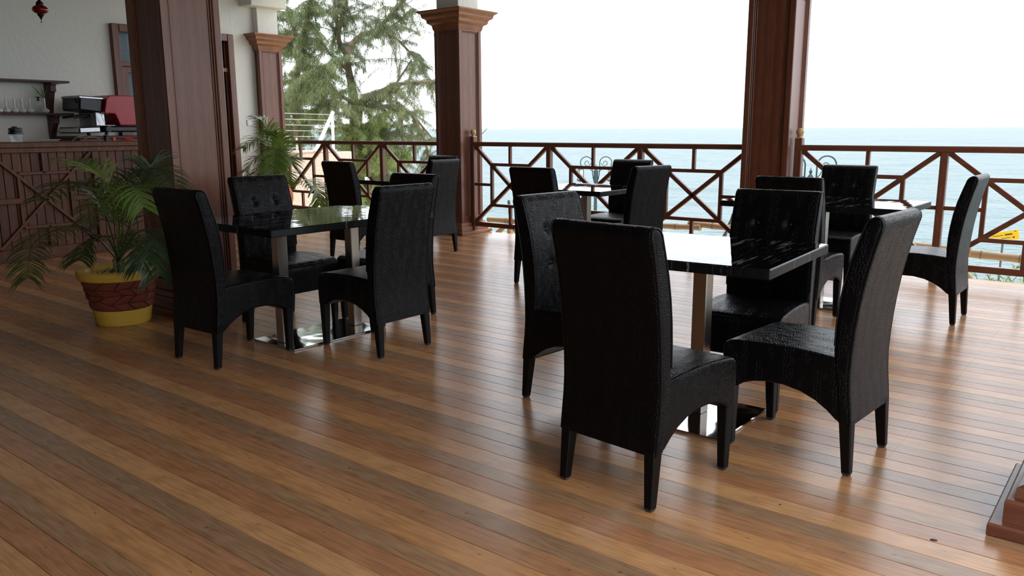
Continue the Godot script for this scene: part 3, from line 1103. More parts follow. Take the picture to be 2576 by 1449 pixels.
func build_trees() -> void:
	var V := func(a: Array) -> Array:
		var r := []
		for i in range(0, a.size(), 2):
			r.append(Vector2(a[i], a[i + 1]))
		return r
	var bunch := needle_bunch()
	var green := Color(0.165, 0.195, 0.10)
	casuarina("tall open casuarina tree with forked limbs, left of the central pillar", [
		[0.26, 0.17, 0.0, 0.0, V.call([897, 640, 893, 480, 895, 340, 897, 262])],
		[0.13, 0.03, 1.5, 1.0, V.call([896, 268, 885, 215, 876, 170, 872, 140, 856, 112, 850, 80, 846, 30, 840, -40])],
		[0.10, 0.02, -2.0, 1.2, V.call([872, 140, 885, 112, 908, 90, 935, 80, 965, 76, 1000, 56, 1040, 20])],
		[0.07, 0.02, 2.0, 1.2, V.call([850, 90, 862, 40, 872, -10, 880, -50])],
		[0.10, 0.02, 2.0, 0.9, V.call([897, 268, 925, 247, 960, 230, 992, 214, 1040, 208, 1100, 204])],
		[0.08, 0.02, -2.2, 0.9, V.call([900, 272, 940, 270, 985, 268, 1030, 285, 1062, 318, 1090, 352])],
		[0.06, 0.015, -1.0, 0.8, V.call([925, 268, 955, 256, 985, 226, 1010, 190, 1035, 150])],
		[0.06, 0.015, 1.6, 1.1, V.call([876, 180, 850, 150, 825, 130, 800, 80, 790, 20])],
		[0.06, 0.015, 2.4, 1.0, V.call([893, 262, 860, 242, 830, 215, 800, 192, 772, 184])],
		[0.05, 0.015, -1.8, 1.1, V.call([960, 76, 1000, 100, 1040, 140, 1085, 175])],
		[0.05, 0.012, 1.5, 1.1, V.call([935, 80, 985, 40, 1030, -20])],
		[0.03, 0.008, -1.0, 0.06, V.call([1090, 352, 1150, 348, 1205, 340, 1226, 322])],
		[0.05, 0.012, 1.0, 0.8, V.call([985, 268, 1010, 300, 1005, 330, 985, 348])],
		[0.05, 0.012, -2.0, 0.7, V.call([1035, 285, 1065, 345, 1080, 400, 1085, 440])],
	], -16.0, 0.135, green, 201, bunch)
	casuarina("dense casuarina tree next to the wooden wall pillar", [
		[0.16, 0.09, 0.0, 0.6, V.call([752, 560, 750, 400, 748, 300, 746, 210])],
		[0.08, 0.02, 1.2, 1.3, V.call([746, 215, 755, 130, 765, 75, 775, 30, 790, -40])],
		[0.06, 0.015, -1.4, 1.3, V.call([748, 150, 725, 105, 700, 95, 670, 70])],
		[0.06, 0.015, 1.4, 1.5, V.call([747, 260, 775, 215, 800, 175, 830, 160])],
		[0.06, 0.015, -1.0, 1.6, V.call([748, 300, 720, 250, 700, 215, 680, 190])],
		[0.06, 0.015, 1.0, 1.5, V.call([750, 330, 790, 290, 820, 260, 850, 262])],
		[0.05, 0.015, -1.0, 1.5, V.call([750, 350, 720, 320, 700, 300, 680, 300])],
		[0.05, 0.015, 1.0, 1.1, V.call([755, 130, 735, 60, 715, 10, 700, -30])],
	], -14.2, 0.10, Color(0.15, 0.19, 0.085), 202, bunch)
	casuarina("bushy bright green young casuarina behind the garden wall and railing", [
		[0.07, 0.03, 0.0, 1.0, V.call([925, 560, 922, 470, 918, 380, 912, 310])],
		[0.04, 0.012, 0.8, 1.7, V.call([920, 420, 900, 370, 880, 330, 860, 310])],
		[0.04, 0.012, -0.8, 1.7, V.call([920, 400, 945, 350, 965, 320, 990, 318])],
		[0.04, 0.012, 0.6, 1.6, V.call([922, 470, 950, 430, 970, 400, 990, 380])],
		[0.04, 0.012, -0.6, 1.6, V.call([922, 470, 900, 440, 885, 410, 878, 380])],
		[0.04, 0.012, 0.4, 1.6, V.call([918, 380, 930, 330, 935, 300])],
		[0.04, 0.012, 0.4, 1.3, V.call([924, 520, 905, 490, 895, 470])],
	], -15.2, 0.07, Color(0.2, 0.26, 0.09), 203, bunch)


# ------------------------------------------------------------------ furniture
func make_chair() -> Node3D:
	var t := thing("dining_chair", "", "chair", Vector3.ZERO, 0.0, "black high-backed leather chairs")
	# side views as (z, y): the front looks towards -z
	var back := PackedVector2Array([
		Vector2(0.252, 0.200), Vector2(0.246, 0.26), Vector2(0.238, 0.33), Vector2(0.234, 0.40), Vector2(0.236, 0.48), Vector2(0.241, 0.56), Vector2(0.249, 0.64), Vector2(0.260, 0.72),
		Vector2(0.275, 0.80), Vector2(0.293, 0.88), Vector2(0.309, 0.940), Vector2(0.313, 0.960), Vector2(0.310, 0.976), Vector2(0.300, 0.987), Vector2(0.286, 0.991), Vector2(0.270, 0.987), Vector2(0.256, 0.977), Vector2(0.246, 0.962),
		Vector2(0.226, 0.90), Vector2(0.202, 0.82), Vector2(0.185, 0.74), Vector2(0.174, 0.66), Vector2(0.168, 0.58), Vector2(0.167, 0.50), Vector2(0.170, 0.43), Vector2(0.180, 0.36), Vector2(0.19, 0.28), Vector2(0.196, 0.215), Vector2(0.205, 0.200)])
	var b := MB.new()
	var close := PackedVector2Array()
	for i in back.size():
		close.append(back[i])
		if i >= 17 and i < 23:
			for k in range(1, 7):
				close.append(back[i].cubic_interpolate(back[i + 1], back[i - 1], back[i + 2], k / 7.0))
	b.slab(close, 0.214, 0.016, 4, 40)
	for i in b.v.size():        # the buttons pull the front in
		var p := b.v[i]
		if p.y > 0.55 and p.z < 0.245:
			for y in [0.825, 0.665]:
				for sx in [-1.0, 1.0]:
					var d2 := (Vector2(p.x, p.y) - Vector2(sx * 0.082, y)).length_squared()
					b.v[i].z += 0.017 * exp(-d2 / 0.00055)
	var bk := part(b, "backrest", M.leather, t, 60.0)
	b = MB.new()
	var seat := PackedVector2Array([
		Vector2(0.19, 0.452), Vector2(0.10, 0.460), Vector2(0.0, 0.464), Vector2(-0.12, 0.462), Vector2(-0.22, 0.455), Vector2(-0.258, 0.448), Vector2(-0.276, 0.436), Vector2(-0.284, 0.418), Vector2(-0.286, 0.39),
		Vector2(-0.283, 0.32), Vector2(-0.279, 0.258), Vector2(-0.272, 0.254), Vector2(-0.222, 0.256), Vector2(-0.19, 0.277), Vector2(-0.15, 0.292), Vector2(-0.09, 0.303), Vector2(-0.02, 0.304), Vector2(0.05, 0.292),
		Vector2(0.11, 0.269), Vector2(0.155, 0.241), Vector2(0.19, 0.212), Vector2(0.21, 0.202), Vector2(0.215, 0.30), Vector2(0.205, 0.40)])
	b.slab(seat, 0.212, 0.014, 4)
	part(b, "seat", M.leather, t, 50.0)
	# piping: along both edges of the back, and round the seat
	for sx in [-1.0, 1.0]:
		b = MB.new()
		var line := []
		var rad := []
		for i in range(0, 11):
			line.append(Vector3(sx * 0.2115, back[i].y + 0.001, back[i].x - 0.0045))
			rad.append(0.0032)
		b.tube(line, rad, 6)
		line = []
		rad = []
		for i in range(10, 24):
			var n := Vector2(0.28, 0.955) if i < 18 else back[i] + Vector2(1, 0)
			var p := back[i] + (n - back[i]).normalized() * 0.004
			line.append(Vector3(sx * 0.2115, p.y, p.x))
			rad.append(0.0032)
		b.tube(line, rad, 6)
		part(b, "piping", M.leather_plain, bk)
	b = MB.new()
	var round_ := [Vector3(-0.205, 0.447, 0.17), Vector3(-0.207, 0.451, 0.0), Vector3(-0.206, 0.447, -0.2), Vector3(-0.203, 0.438, -0.262), Vector3(-0.19, 0.434, -0.276), Vector3(0.19, 0.434, -0.276), Vector3(0.203, 0.438, -0.262), Vector3(0.206, 0.447, -0.2), Vector3(0.207, 0.451, 0.0), Vector3(0.205, 0.447, 0.17)]
	var rr := []
	for i in round_.size():
		rr.append(0.0035)
	b.tube(round_, rr, 6)
	part(b, "seat_piping", M.leather_plain, t)
	# four sunk buttons on the front of the back
	for y in [0.825, 0.665]:
		for sx in [-1.0, 1.0]:
			var z := 0.204 if y > 0.8 else 0.1745
			b = MB.new()
			var lean := Basis(Vector3.RIGHT, deg_to_rad(-90.0 + (16.0 if y > 0.8 else 7.0)))
			var q := MB.new()
			q.lathe([Vector2(0.012, -0.004), Vector2(0.0125, 0.001), Vector2(0.009, 0.004), Vector2(0.004, 0.0055), Vector2(0.0, 0.006)], 14)
			for p in q.v:
				b.v.append(lean * p + Vector3(sx * 0.082, y, z + 0.013))
			part(b, "button", M.leather_plain, bk)
	for sx in [-1.0, 1.0]:
		for sz in [-1.0, 1.0]:
			b = MB.new()
			var top := Vector3(sx * 0.186, 0.262 if sz < 0 else 0.215, -0.25 if sz < 0 else 0.228)
			var foot := Vector3(sx * 0.192, 0.012, -0.2425 if sz < 0 else 0.2445)
			taper(b, top, foot, 0.024, 0.0165)
			var lg := part(b, "leg", M.chair_leg, t)
			b = MB.new()
			taper(b, foot, foot - Vector3(0, 0.012, 0), 0.0165, 0.012)
			part(b, "rubber_foot", M.rubber, lg)
	return t


func taper(b: MB, a: Vector3, c: Vector3, ra: float, rc: float) -> void:
	# an upright leg of square section with cut corners
	var ring := func(p: Vector3, r: float) -> Array:
		var k := r * 0.78
		return [p + Vector3(r, 0, k), p + Vector3(k, 0, r), p + Vector3(-k, 0, r), p + Vector3(-r, 0, k), p + Vector3(-r, 0, -k), p + Vector3(-k, 0, -r), p + Vector3(k, 0, -r), p + Vector3(r, 0, -k)]
	var A: Array = ring.call(a, ra)
	var C: Array = ring.call(c, rc)
	for i in 8:
		var j := (i + 1) % 8
		b.out([A[i], A[j], C[j], C[i]], (A[i] + A[j]) * 0.5 - a)
	b.out(A, Vector3.UP)
	b.out(C, Vector3.DOWN)


func table(x: float, z: float, w: float, d: float, turn: float, label: String, base_at: Vector3, base: Vector2, posts: Array) -> void:
	var t := thing("dining_table", label, "table", Vector3(base_at.x, 0, base_at.z), 0.0, "black granite dining tables")
	var top := MB.new()
	top.box(Vector3.ZERO, Vector3(w, 0.042, d), Basis(), 0.004)
	var o := put(top.mesh(40.0), "table_top", M.granite_edge, t, Vector3(x - base_at.x, 0.7485, z - base_at.z))
	o.rotation.y = deg_to_rad(turn)
	var shine := MB.new()
	shine.box(Vector3(0, 0.0205, 0), Vector3(w - 0.008, 0.003, d - 0.008), Basis(), 0.001)
	part(shine, "polished_face", M.granite, o)
	var b := MB.new()
	b.box(Vector3(0, 0.006, 0), Vector3(base.x, 0.012, base.y), Basis(), 0.003)
	part(b, "base_plate", M.chrome, t, 40.0, "mirror-polished steel plate")
	for p in posts:
		b = MB.new()
		b.box(Vector3(p.x, 0.37, p.y), Vector3(0.068, 0.716, 0.068), Basis(), 0.004)
		var c := part(b, "post", M.brushed_steel, t)
		b = MB.new()
		b.box(Vector3(p.x, 0.722, p.y), Vector3(0.2, 0.012, 0.2), Basis(), 0.002)
		part(b, "bracket", M.brushed_steel, c)


func build_furniture() -> void:
	table(-1.605, -3.382, 0.88, 0.84, 3.5, "black granite table with grey streaks nearest the camera", Vector3(-1.58, 0, -3.32), Vector2(0.48, 0.50), [Vector2(0.0, -0.025)])
	table(-4.15, -3.205, 0.855, 1.25, 0.0, "long black granite table on two posts beside the left pillar", Vector3(-4.16, 0, -3.21), Vector2(0.415, 0.72), [Vector2(0, 0.275), Vector2(0, -0.29)])
	table(-4.17, -6.3, 0.84, 0.84, 0.0, "granite table reflecting the sky, in the middle by the sea-side railing", Vector3(-4.17, 0, -6.3), Vector2(0.48, 0.48), [Vector2.ZERO])
	table(-1.96, -6.12, 1.27, 0.8, 0.0, "wide black granite table at far right by the railing", Vector3(-1.96, 0, -6.12), Vector2(0.7, 0.42), [Vector2(0.0, 0.0)])
	table(-6.65, -6.2, 0.84, 0.84, 0.0, "farthest granite table, at left in front of the central pillar", Vector3(-6.65, 0, -6.2), Vector2(0.48, 0.48), [Vector2.ZERO])
	var chairs := [
		[-1.435, -2.60, -5.5, "black leather chair closest to the camera, its plain back turned to us"],
		[-1.057, -3.27, 86.0, "black leather chair seen from the side, right of the nearest table"],
		[-1.515, -3.80, 184.0, "black leather chair facing us across the nearest table, two buttons showing"],
		[-2.09, -3.21, -95.0, "black leather chair left of the nearest table, half hidden by the closest chair"],
		[-4.178, -2.60, 2.0, "black leather chair with back turned, at the near end of the two-post table"],
		[-3.68, -3.262, 90.0, "black leather chair on the right side of the two-post table, ribbed back towards us"],
		[-4.19, -3.84, 180.0, "black leather chair at the far end of the two-post table"],
		[-4.60, -3.30, -90.0, "black leather chair against the left pillar, bluish buttoned front over the two-post table"],
		[-4.07, -5.62, 0.0, "black leather chair with back turned, left of the middle sky-reflecting table"],
		[-3.68, -6.2, 77.0, "black leather chair on the right side of the middle sky-reflecting table"],
		[-4.23, -6.95, 180.0, "black leather chair behind the middle table, next to the sea-side railing"],
		[-1.90, -5.50, 0.0, "black leather chair with back turned, on the near side of the wide far-right table"],
		[-2.09, -6.85, 180.0, "black leather chair facing us behind the wide far-right table, by the railing"],
		[-1.26, -6.157, 90.0, "black leather chair in profile at the right end of the wide far-right table"],
		[-6.43, -5.55, 0.0, "black leather chair beside the terracotta urn, back turned, at the farthest table"],
		[-6.17, -6.23, 90.0, "black leather chair right of the farthest table, in front of the central pillar"],
		[-6.80, -6.90, 180.0, "black leather chair at the far side of the farthest table, mostly hidden"],
	]
	var first: Node3D = make_chair()
	for i in chairs.size():
		var c: Array = chairs[i]
		if i == 0:
			first.position = Vector3(c[0], 0, c[1])
			first.rotation.y = deg_to_rad(c[2])
			first.set_meta("label", c[3])
		else:
			copy(first, Vector3(c[0], 0, c[1]), c[2], c[3])


# ------------------------------------------------------------------ plants in pots
func frond(parent: Node3D, pts: Array, leaf: float, pairs: int, m: Material, seed_: int, width := 0.016) -> void:
	var r := RandomNumberGenerator.new()
	r.seed = seed_
	var line := smooth_line(pts, 6)
	var b := MB.new()
	var rad := []
	for i in line.size():
		rad.append(lerpf(0.007, 0.0015, float(i) / (line.size() - 1)))
	b.tube(line, rad, 5)
	var n := line.size() - 1
	for k in pairs:
		var f := lerpf(0.22, 0.995, float(k) / (pairs - 1)) * n
		var i := mini(int(f), n - 1)
		var p: Vector3 = line[i].lerp(line[i + 1], f - i)
		var d: Vector3 = (line[i + 1] - line[i]).normalized()
		var side := d.cross(Vector3.UP).normalized()
		if side.length() < 0.5:
			side = Vector3.RIGHT
		var up := side.cross(d).normalized()
		var t := float(k) / pairs
		var len := leaf * (0.55 + 0.6 * sin(PI * (0.15 + 0.78 * t))) * r.randf_range(0.88, 1.1)
		for s in [-1.0, 1.0]:
			var dir: Vector3 = (side * s * r.randf_range(0.75, 1.0) + d * r.randf_range(0.55, 0.9) + up * r.randf_range(0.05, 0.35)).normalized()
			var q0 := p
			var w := d.cross(dir).cross(dir).normalized()
			var prev := [q0 - w * width * 0.25, q0 + w * width * 0.25]
			for j in 3:
				dir = (dir + Vector3.DOWN * (0.10 + 0.16 * j) * r.randf_range(0.6, 1.4)).normalized()
				q0 += dir * len / 3.0
				var ww: float = width * [0.5, 0.36, 0.0][j]
				var now := [q0 - w * ww, q0 + w * ww]
				if j < 2:
					b.quad(prev[0], prev[1], now[1], now[0])
				else:
					b.tri(prev[0], prev[1], q0)
				prev = now
	part(b, "frond", m, parent, 25.0)


func build_pots() -> void:
	# palm in the yellow and red cement pot, in front of the left pillar
	var c := Vector3(-5.545, 0, -2.61)
	var t := thing("potted_palm", "small palm in a yellow-rimmed red stone pot beside the left pillar", "potted plant", c)
	var b := MB.new()
	b.lathe([Vector2(0, 0.0), Vector2(0.168, 0.0), Vector2(0.176, 0.008), Vector2(0.190, 0.10), Vector2(0.187, 0.108)], 36)
	part(b, "foot_band", M.yellow_paint, t, 40.0, "yellow painted foot")
	b = MB.new()
	b.lathe([Vector2(0.185, 0.095), Vector2(0.236, 0.318)], 36)
	var body := part(b, "pot_body", M.mortar, t, 40.0, "reddish brown stone cladding")
	b = MB.new()
	b.lathe([Vector2(0.236, 0.312), Vector2(0.256, 0.314), Vector2(0.266, 0.326), Vector2(0.268, 0.362), Vector2(0.258, 0.374), Vector2(0.214, 0.374), Vector2(0.204, 0.366), Vector2(0.196, 0.330)], 36)
	part(b, "rim", M.yellow_paint, t, 40.0, "yellow painted rim")
	b = MB.new()
	b.lathe([Vector2(0.204, 0.335), Vector2(0.12, 0.343), Vector2(0, 0.345)], 24)
	part(b, "soil", M.soil, t)
	var gravel := MB.new()
	for k in 60:
		var a := rng.randf() * TAU
		var q := sqrt(rng.randf()) * 0.185
		gravel.box(Vector3(cos(a) * q, 0.345, sin(a) * q), Vector3.ONE * rng.randf_range(0.008, 0.02), Basis(Vector3(rng.randfn(), rng.randfn(), 1).normalized(), rng.randf() * 3.0), 0.003)
	part(gravel, "gravel", M.pebble, t).set_meta("kind", "stuff")
	var rows := 4
	var around := 13
	var grid := []
	for i in rows + 1:
		var ring := []
		for k in around:
			var j := 0.0 if i == 0 or i == rows else rng.randf_range(-0.3, 0.3)
			ring.append(Vector2((k + (0.5 if i % 2 else 0.0) + rng.randf_range(-0.28, 0.28)) / around, (i + j) / rows))
		grid.append(ring)
	var on := func(p: Vector2, lift: float) -> Vector3:
		var rad := lerpf(0.187, 0.235, p.y) + lift
		return Vector3(cos(p.x * TAU) * rad, lerpf(0.11, 0.314, p.y), sin(p.x * TAU) * rad)
	for i in rows:
		for k in around:
			var k2 := (k + 1) % around
			var wrap := 1.0 if k2 == 0 else 0.0
			var q := [grid[i][k], grid[i][k2] + Vector2(wrap, 0), grid[i + 1][k2] + Vector2(wrap, 0), grid[i + 1][k]]
			var mid: Vector2 = (q[0] + q[1] + q[2] + q[3]) / 4.0
			b = MB.new()
			var lift := rng.randf_range(0.007, 0.013)
			var lo := []
			var hi := []
			for p in q:
				lo.append(on.call(mid + (p - mid) * 0.95, 0.0))
				hi.append(on.call(mid + (p - mid) * 0.86, lift))
			var peak: Vector3 = on.call(mid, lift + 0.003)
			for e in 4:
				var g := (e + 1) % 4
				b.out([lo[e], lo[g], hi[g], hi[e]], (lo[e] + lo[g]) / 2.0 - on.call(mid, 0.0) + Vector3(peak.x, 0, peak.z) * 0.1)
				b.out([hi[e], hi[g], peak], Vector3(peak.x, 0, peak.z))
			part(b, "stone", M.stone_red, body)
	b = MB.new()
	for k in 4:
		var a := k * 1.7
		b.tube([Vector3(0.02 * cos(a), 0.33, 0.02 * sin(a)), Vector3(0.03 * cos(a), 0.44, 0.03 * sin(a))], [0.015, 0.009], 7)
	part(b, "stem", M.palm_stalk, t)
	var P := func(px: float, py: float, z: float) -> Vector3:
		return on_z(px, py, z) - c
	var root := Vector3(0, 0.42, 0)
	var z := c.z
	var fr := [
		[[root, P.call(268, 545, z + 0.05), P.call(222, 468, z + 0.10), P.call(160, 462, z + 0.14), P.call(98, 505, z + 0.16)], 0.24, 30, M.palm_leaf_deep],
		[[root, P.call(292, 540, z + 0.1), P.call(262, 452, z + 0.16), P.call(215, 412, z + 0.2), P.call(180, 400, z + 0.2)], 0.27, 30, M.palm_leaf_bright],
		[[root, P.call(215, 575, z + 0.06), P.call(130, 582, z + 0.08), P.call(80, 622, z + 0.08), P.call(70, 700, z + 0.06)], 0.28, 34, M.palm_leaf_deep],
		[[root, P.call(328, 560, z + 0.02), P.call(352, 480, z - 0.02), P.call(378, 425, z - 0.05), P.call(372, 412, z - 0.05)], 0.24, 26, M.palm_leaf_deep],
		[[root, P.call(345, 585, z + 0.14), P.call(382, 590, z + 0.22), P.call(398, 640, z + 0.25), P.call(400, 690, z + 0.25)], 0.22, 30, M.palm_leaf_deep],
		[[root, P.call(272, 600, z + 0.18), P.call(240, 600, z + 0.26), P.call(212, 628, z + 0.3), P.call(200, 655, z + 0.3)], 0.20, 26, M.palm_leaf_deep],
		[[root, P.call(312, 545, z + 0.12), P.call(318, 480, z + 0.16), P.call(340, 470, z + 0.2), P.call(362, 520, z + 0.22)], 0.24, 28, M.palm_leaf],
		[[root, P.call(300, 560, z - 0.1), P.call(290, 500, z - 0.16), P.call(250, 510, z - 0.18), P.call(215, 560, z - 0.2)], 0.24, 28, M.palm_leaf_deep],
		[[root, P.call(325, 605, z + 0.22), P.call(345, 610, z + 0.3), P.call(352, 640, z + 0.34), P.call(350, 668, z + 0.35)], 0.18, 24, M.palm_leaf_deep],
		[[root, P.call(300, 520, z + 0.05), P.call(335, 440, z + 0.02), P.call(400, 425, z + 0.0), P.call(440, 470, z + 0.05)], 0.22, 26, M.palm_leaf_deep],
	]
	for i in fr.size():
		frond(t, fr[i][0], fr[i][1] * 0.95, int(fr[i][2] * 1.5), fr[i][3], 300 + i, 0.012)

	# palm in the terracotta urn, in the corner by the wall pillar
	c = Vector3(-9.90, 0, -7.02)
	t = thing("potted_palm", "bright green palm in a terracotta urn by the wooden wall pillar", "potted plant", c)
	b = MB.new()
	b.lathe([Vector2(0, 0), Vector2(0.13, 0), Vector2(0.135, 0.02), Vector2(0.175, 0.18), Vector2(0.205, 0.33), Vector2(0.208, 0.39), Vector2(0.19, 0.45), Vector2(0.168, 0.485), Vector2(0.178, 0.505), Vector2(0.198, 0.52), Vector2(0.196, 0.54), Vector2(0.18, 0.545), Vector2(0.165, 0.53), Vector2(0.15, 0.49)], 32)
	part(b, "urn", M.terracotta, t)
	b = MB.new()
	b.lathe([Vector2(0.165, 0.5), Vector2(0, 0.51)], 20)
	part(b, "soil", M.soil, t)
	b = MB.new()
	for k in 6:
		var a := k * 1.05
		b.tube([Vector3(0.05 * cos(a), 0.49, 0.05 * sin(a)), Vector3(0.09 * cos(a), 0.85, 0.09 * sin(a))], [0.014, 0.009], 6)
	part(b, "stem", M.palm_stalk, t)
	root = Vector3(0, 0.62, 0)
	z = c.z
	fr = [
		[[root, on_z(690, 380, z) - c, on_z(672, 318, z + 0.1) - c, on_z(655, 300, z + 0.15) - c], 0.34, 30, M.palm_leaf],
		[[root, on_z(688, 390, z + 0.1) - c, on_z(655, 350, z + 0.2) - c, on_z(612, 372, z + 0.3) - c], 0.33, 30, M.palm_leaf],
		[[root, on_z(690, 420, z + 0.1) - c, on_z(650, 395, z + 0.2) - c, on_z(618, 430, z + 0.3) - c], 0.30, 28, M.palm_leaf_deep],
		[[root, on_z(705, 400, z + 0.1) - c, on_z(705, 355, z + 0.2) - c, on_z(690, 335, z + 0.3) - c], 0.32, 30, M.palm_leaf_bright],
		[[root, on_z(715, 420, z + 0.1) - c, on_z(725, 395, z + 0.15) - c, on_z(735, 410, z + 0.2) - c], 0.26, 26, M.palm_leaf],
		[[root, on_z(735, 465, z + 0.15) - c, on_z(775, 452, z + 0.25) - c, on_z(800, 478, z + 0.3) - c, on_z(803, 515, z + 0.3) - c], 0.27, 32, M.palm_leaf],
		[[root, on_z(695, 400, z + 0.2) - c, on_z(690, 375, z + 0.35) - c, on_z(688, 400, z + 0.5) - c, on_z(688, 440, z + 0.55) - c], 0.36, 34, M.palm_leaf],
		[[root, on_z(700, 430, z - 0.1) - c, on_z(680, 410, z - 0.2) - c, on_z(640, 440, z - 0.25) - c], 0.3, 28, M.palm_leaf_deep],
		[[root, on_z(712, 440, z + 0.2) - c, on_z(720, 430, z + 0.35) - c, on_z(722, 460, z + 0.45) - c], 0.24, 26, M.palm_leaf_bright],
	]
	for i in fr.size():
		frond(t, fr[i][0], fr[i][1] * 0.9, int(fr[i][2] * 1.3), fr[i][3], 340 + i, 0.019)


# ------------------------------------------------------------------ the bar
func build_bar() -> void:
	var x := -8.95
	var za := -1.9
	var zb := -4.75
	var t := thing("bar_counter", "dark wooden bar counter with planked front and crossed battens, at left", "counter", Vector3(x, 0, (za + zb) / 2))
	var o := Vector3(-x, 0, -(za + zb) / 2)
	var b := MB.new()
	b.box(Vector3(x - 0.24, 1.157, (za + zb) / 2) + o, Vector3(0.5, 0.056, za - zb + 0.04), Basis(), 0.008)
	part(b, "counter_top", M.bar_wood, t)
	b = MB.new()
	b.box(Vector3(x - 0.15, 0.56, (za + zb) / 2) + o, Vector3(0.16, 1.12, za - zb), Basis(), 0.004)
	part(b, "carcass", M.dark_wood, t)
	b = MB.new()
	b.box(Vector3(x - 0.035, 0.06, (za + zb) / 2) + o, Vector3(0.04, 0.12, za - zb), Basis(), 0.006)
	b.box(Vector3(x - 0.012, 0.012, (za + zb) / 2) + o, Vector3(0.03, 0.024, za - zb), Basis(), 0.006)
	part(b, "skirting", M.bar_wood, t)
	b = MB.new()
	b.box(Vector3(x - 0.035, 1.105, (za + zb) / 2) + o, Vector3(0.04, 0.05, za - zb), Basis(), 0.004)
	part(b, "upper_rail", M.bar_wood, t)
	# boards
	var gap := 0.0865
	var z := za
	var k := 0
	while z > zb + 0.02:
		var w := minf(gap - 0.005, z - zb)
		b = MB.new()
		b.box(Vector3(x - 0.063, 0.6, z - w / 2) + o, Vector3(0.016, 0.98, w), Basis(), 0.003)
		part(b, "board", [M.bar_wood, M.board_two][(k * 7 % 5) % 2], t)
		z -= gap
		k += 1
	# battens in the pattern of the railing
	var posts := [-2.02, -3.05, -4.08, -4.75]
	var lo := 0.13
	var hi := 1.08
	for i in posts.size():
		b = MB.new()
		b.box(Vector3(x - 0.03, (lo + hi) / 2, posts[i]) + o, Vector3(0.04, hi - lo, 0.06), Basis(), 0.004)
		part(b, "batten_post", M.bar_wood, t)
		if i == posts.size() - 1:
			break
		var l: float = posts[i] - 0.03
		var r: float = posts[i] - 1.0
		var c := Vector3(x - 0.038, (lo + hi) / 2, (l + r) / 2) + o
		var hw := (l - r) / 2
		var hh := (hi - lo) / 2
		for s in [-1.0, 1.0]:
			if r < zb:
				continue
			b = MB.new()
			b.bar(c + Vector3(0, -s * hh, hw), c + Vector3(0, s * hh, -hw), 0.03, 0.03, Vector3.RIGHT, 0.004)
			part(b, "brace", M.bar_wood, t)
			b = MB.new()
			for e in [[Vector3(0, s * hh * 0.57, 0), Vector3(0.028, 0.032, hw * 1.02)], [Vector3(0, 0, s * hw * 0.51), Vector3(0.028, hh * 1.14, 0.032)], [Vector3(0, 0, s * hw * 0.76), Vector3(0.034, 0.055, hw * 0.48)], [Vector3(0, s * hh * 0.78, 0), Vector3(0.028, hh * 0.44, 0.03)]]:
				b = MB.new()
				b.box(c + e[0], e[1], Basis(), 0.004)
				part(b, "batten", M.bar_wood, t)

	# wall shelf
	t = thing("wall_shelf", "two-tier dark wooden wall shelf with shaped brackets", "shelf", Vector3(-10.87, 1.5, -3.4))
	for q in [[1.885, 0.25, 0.026], [1.497, 0.28, 0.022]]:
		b = MB.new()
		b.box(Vector3(0, q[0] - 1.5, 0.0) + Vector3(-0.13 + q[1] / 2, 0, -0.03), Vector3(q[1], q[2], 2.5), Basis(), 0.004)
		part(b, "shelf_board", M.dark_wood, t)
	for zz in [-4.5, -2.9]:
		b = MB.new()
		for q in [[1.485, 1.87], [1.16, 1.485]]:
			var pr := PackedVector2Array()
			# side view in (x, y)
			var y0: float = q[0]
			var y1: float = q[1]
			var out_ := [[-0.13, y0], [-0.13, y1], [0.10, y1], [0.10, y1 - 0.02], [0.075, y1 - 0.03], [0.07, y1 - 0.10], [0.03, y1 - 0.11], [-0.04, y0 + 0.12], [-0.07, y0]]
			var A := []
			var B := []
			for e in out_:
				A.append(Vector3(e[0], e[1] - 1.5, zz + 3.4 + 0.03))
				B.append(Vector3(e[0], e[1] - 1.5, zz + 3.4 - 0.03))
				pr.append(Vector2(e[0], e[1]))
			var tr := Geometry2D.triangulate_polygon(pr)
			for i in range(0, tr.size(), 3):
				b.out([A[tr[i]], A[tr[i + 1]], A[tr[i + 2]]], Vector3.BACK)
				b.out([B[tr[i]], B[tr[i + 1]], B[tr[i + 2]]], Vector3.FORWARD)
			var mid := Vector3(-0.05, (y0 + y1) / 2 - 1.5, 0)
			for i in A.size():
				var j := (i + 1) % A.size()
				var m: Vector3 = (A[i] + A[j]) / 2 - mid
				b.out([A[i], A[j], B[j], B[i]], Vector3(m.x, m.y, 0))
		part(b, "bracket", M.dark_wood, t, 20.0)

	# white bud vases in a row on the lower tier
	var where := ["leftmost white bulb vase on the lower wall shelf", "second white bulb vase from the left on the lower wall shelf", "third white bulb vase from the left on the lower wall shelf", "fourth white bulb vase from the left on the lower wall shelf", "white bulb vase just left of the clear glass on the wall shelf"]
	var zs := [-3.885, -3.965, -4.055, -4.14, -4.225]
	var first: Node3D
	for i in 5:
		if i == 0:
			first = thing("bud_vase", where[0], "vase", Vector3(-10.84, 1.508, zs[0]), 0.0, "white bulb vases on the wall shelf")
			b = MB.new()
			b.lathe([Vector2(0, 0), Vector2(0.022, 0), Vector2(0.040, 0.014), Vector2(0.043, 0.026), Vector2(0.036, 0.042), Vector2(0.016, 0.054), Vector2(0.011, 0.066), Vector2(0.010, 0.165), Vector2(0.012, 0.17), Vector2(0.008, 0.17), Vector2(0.007, 0.06)], 20)
			part(b, "body", M.porcelain, first)
		else:
			copy(first, Vector3(-10.84, 1.508, zs[i]), 0.0, where[i])
	t = thing("bud_vase", "white bulb vase holding green leaves, beside the shelf bracket", "vase", Vector3(-10.84, 1.508, -4.395), 0.0, "white bulb vases on the wall shelf")
	b = MB.new()
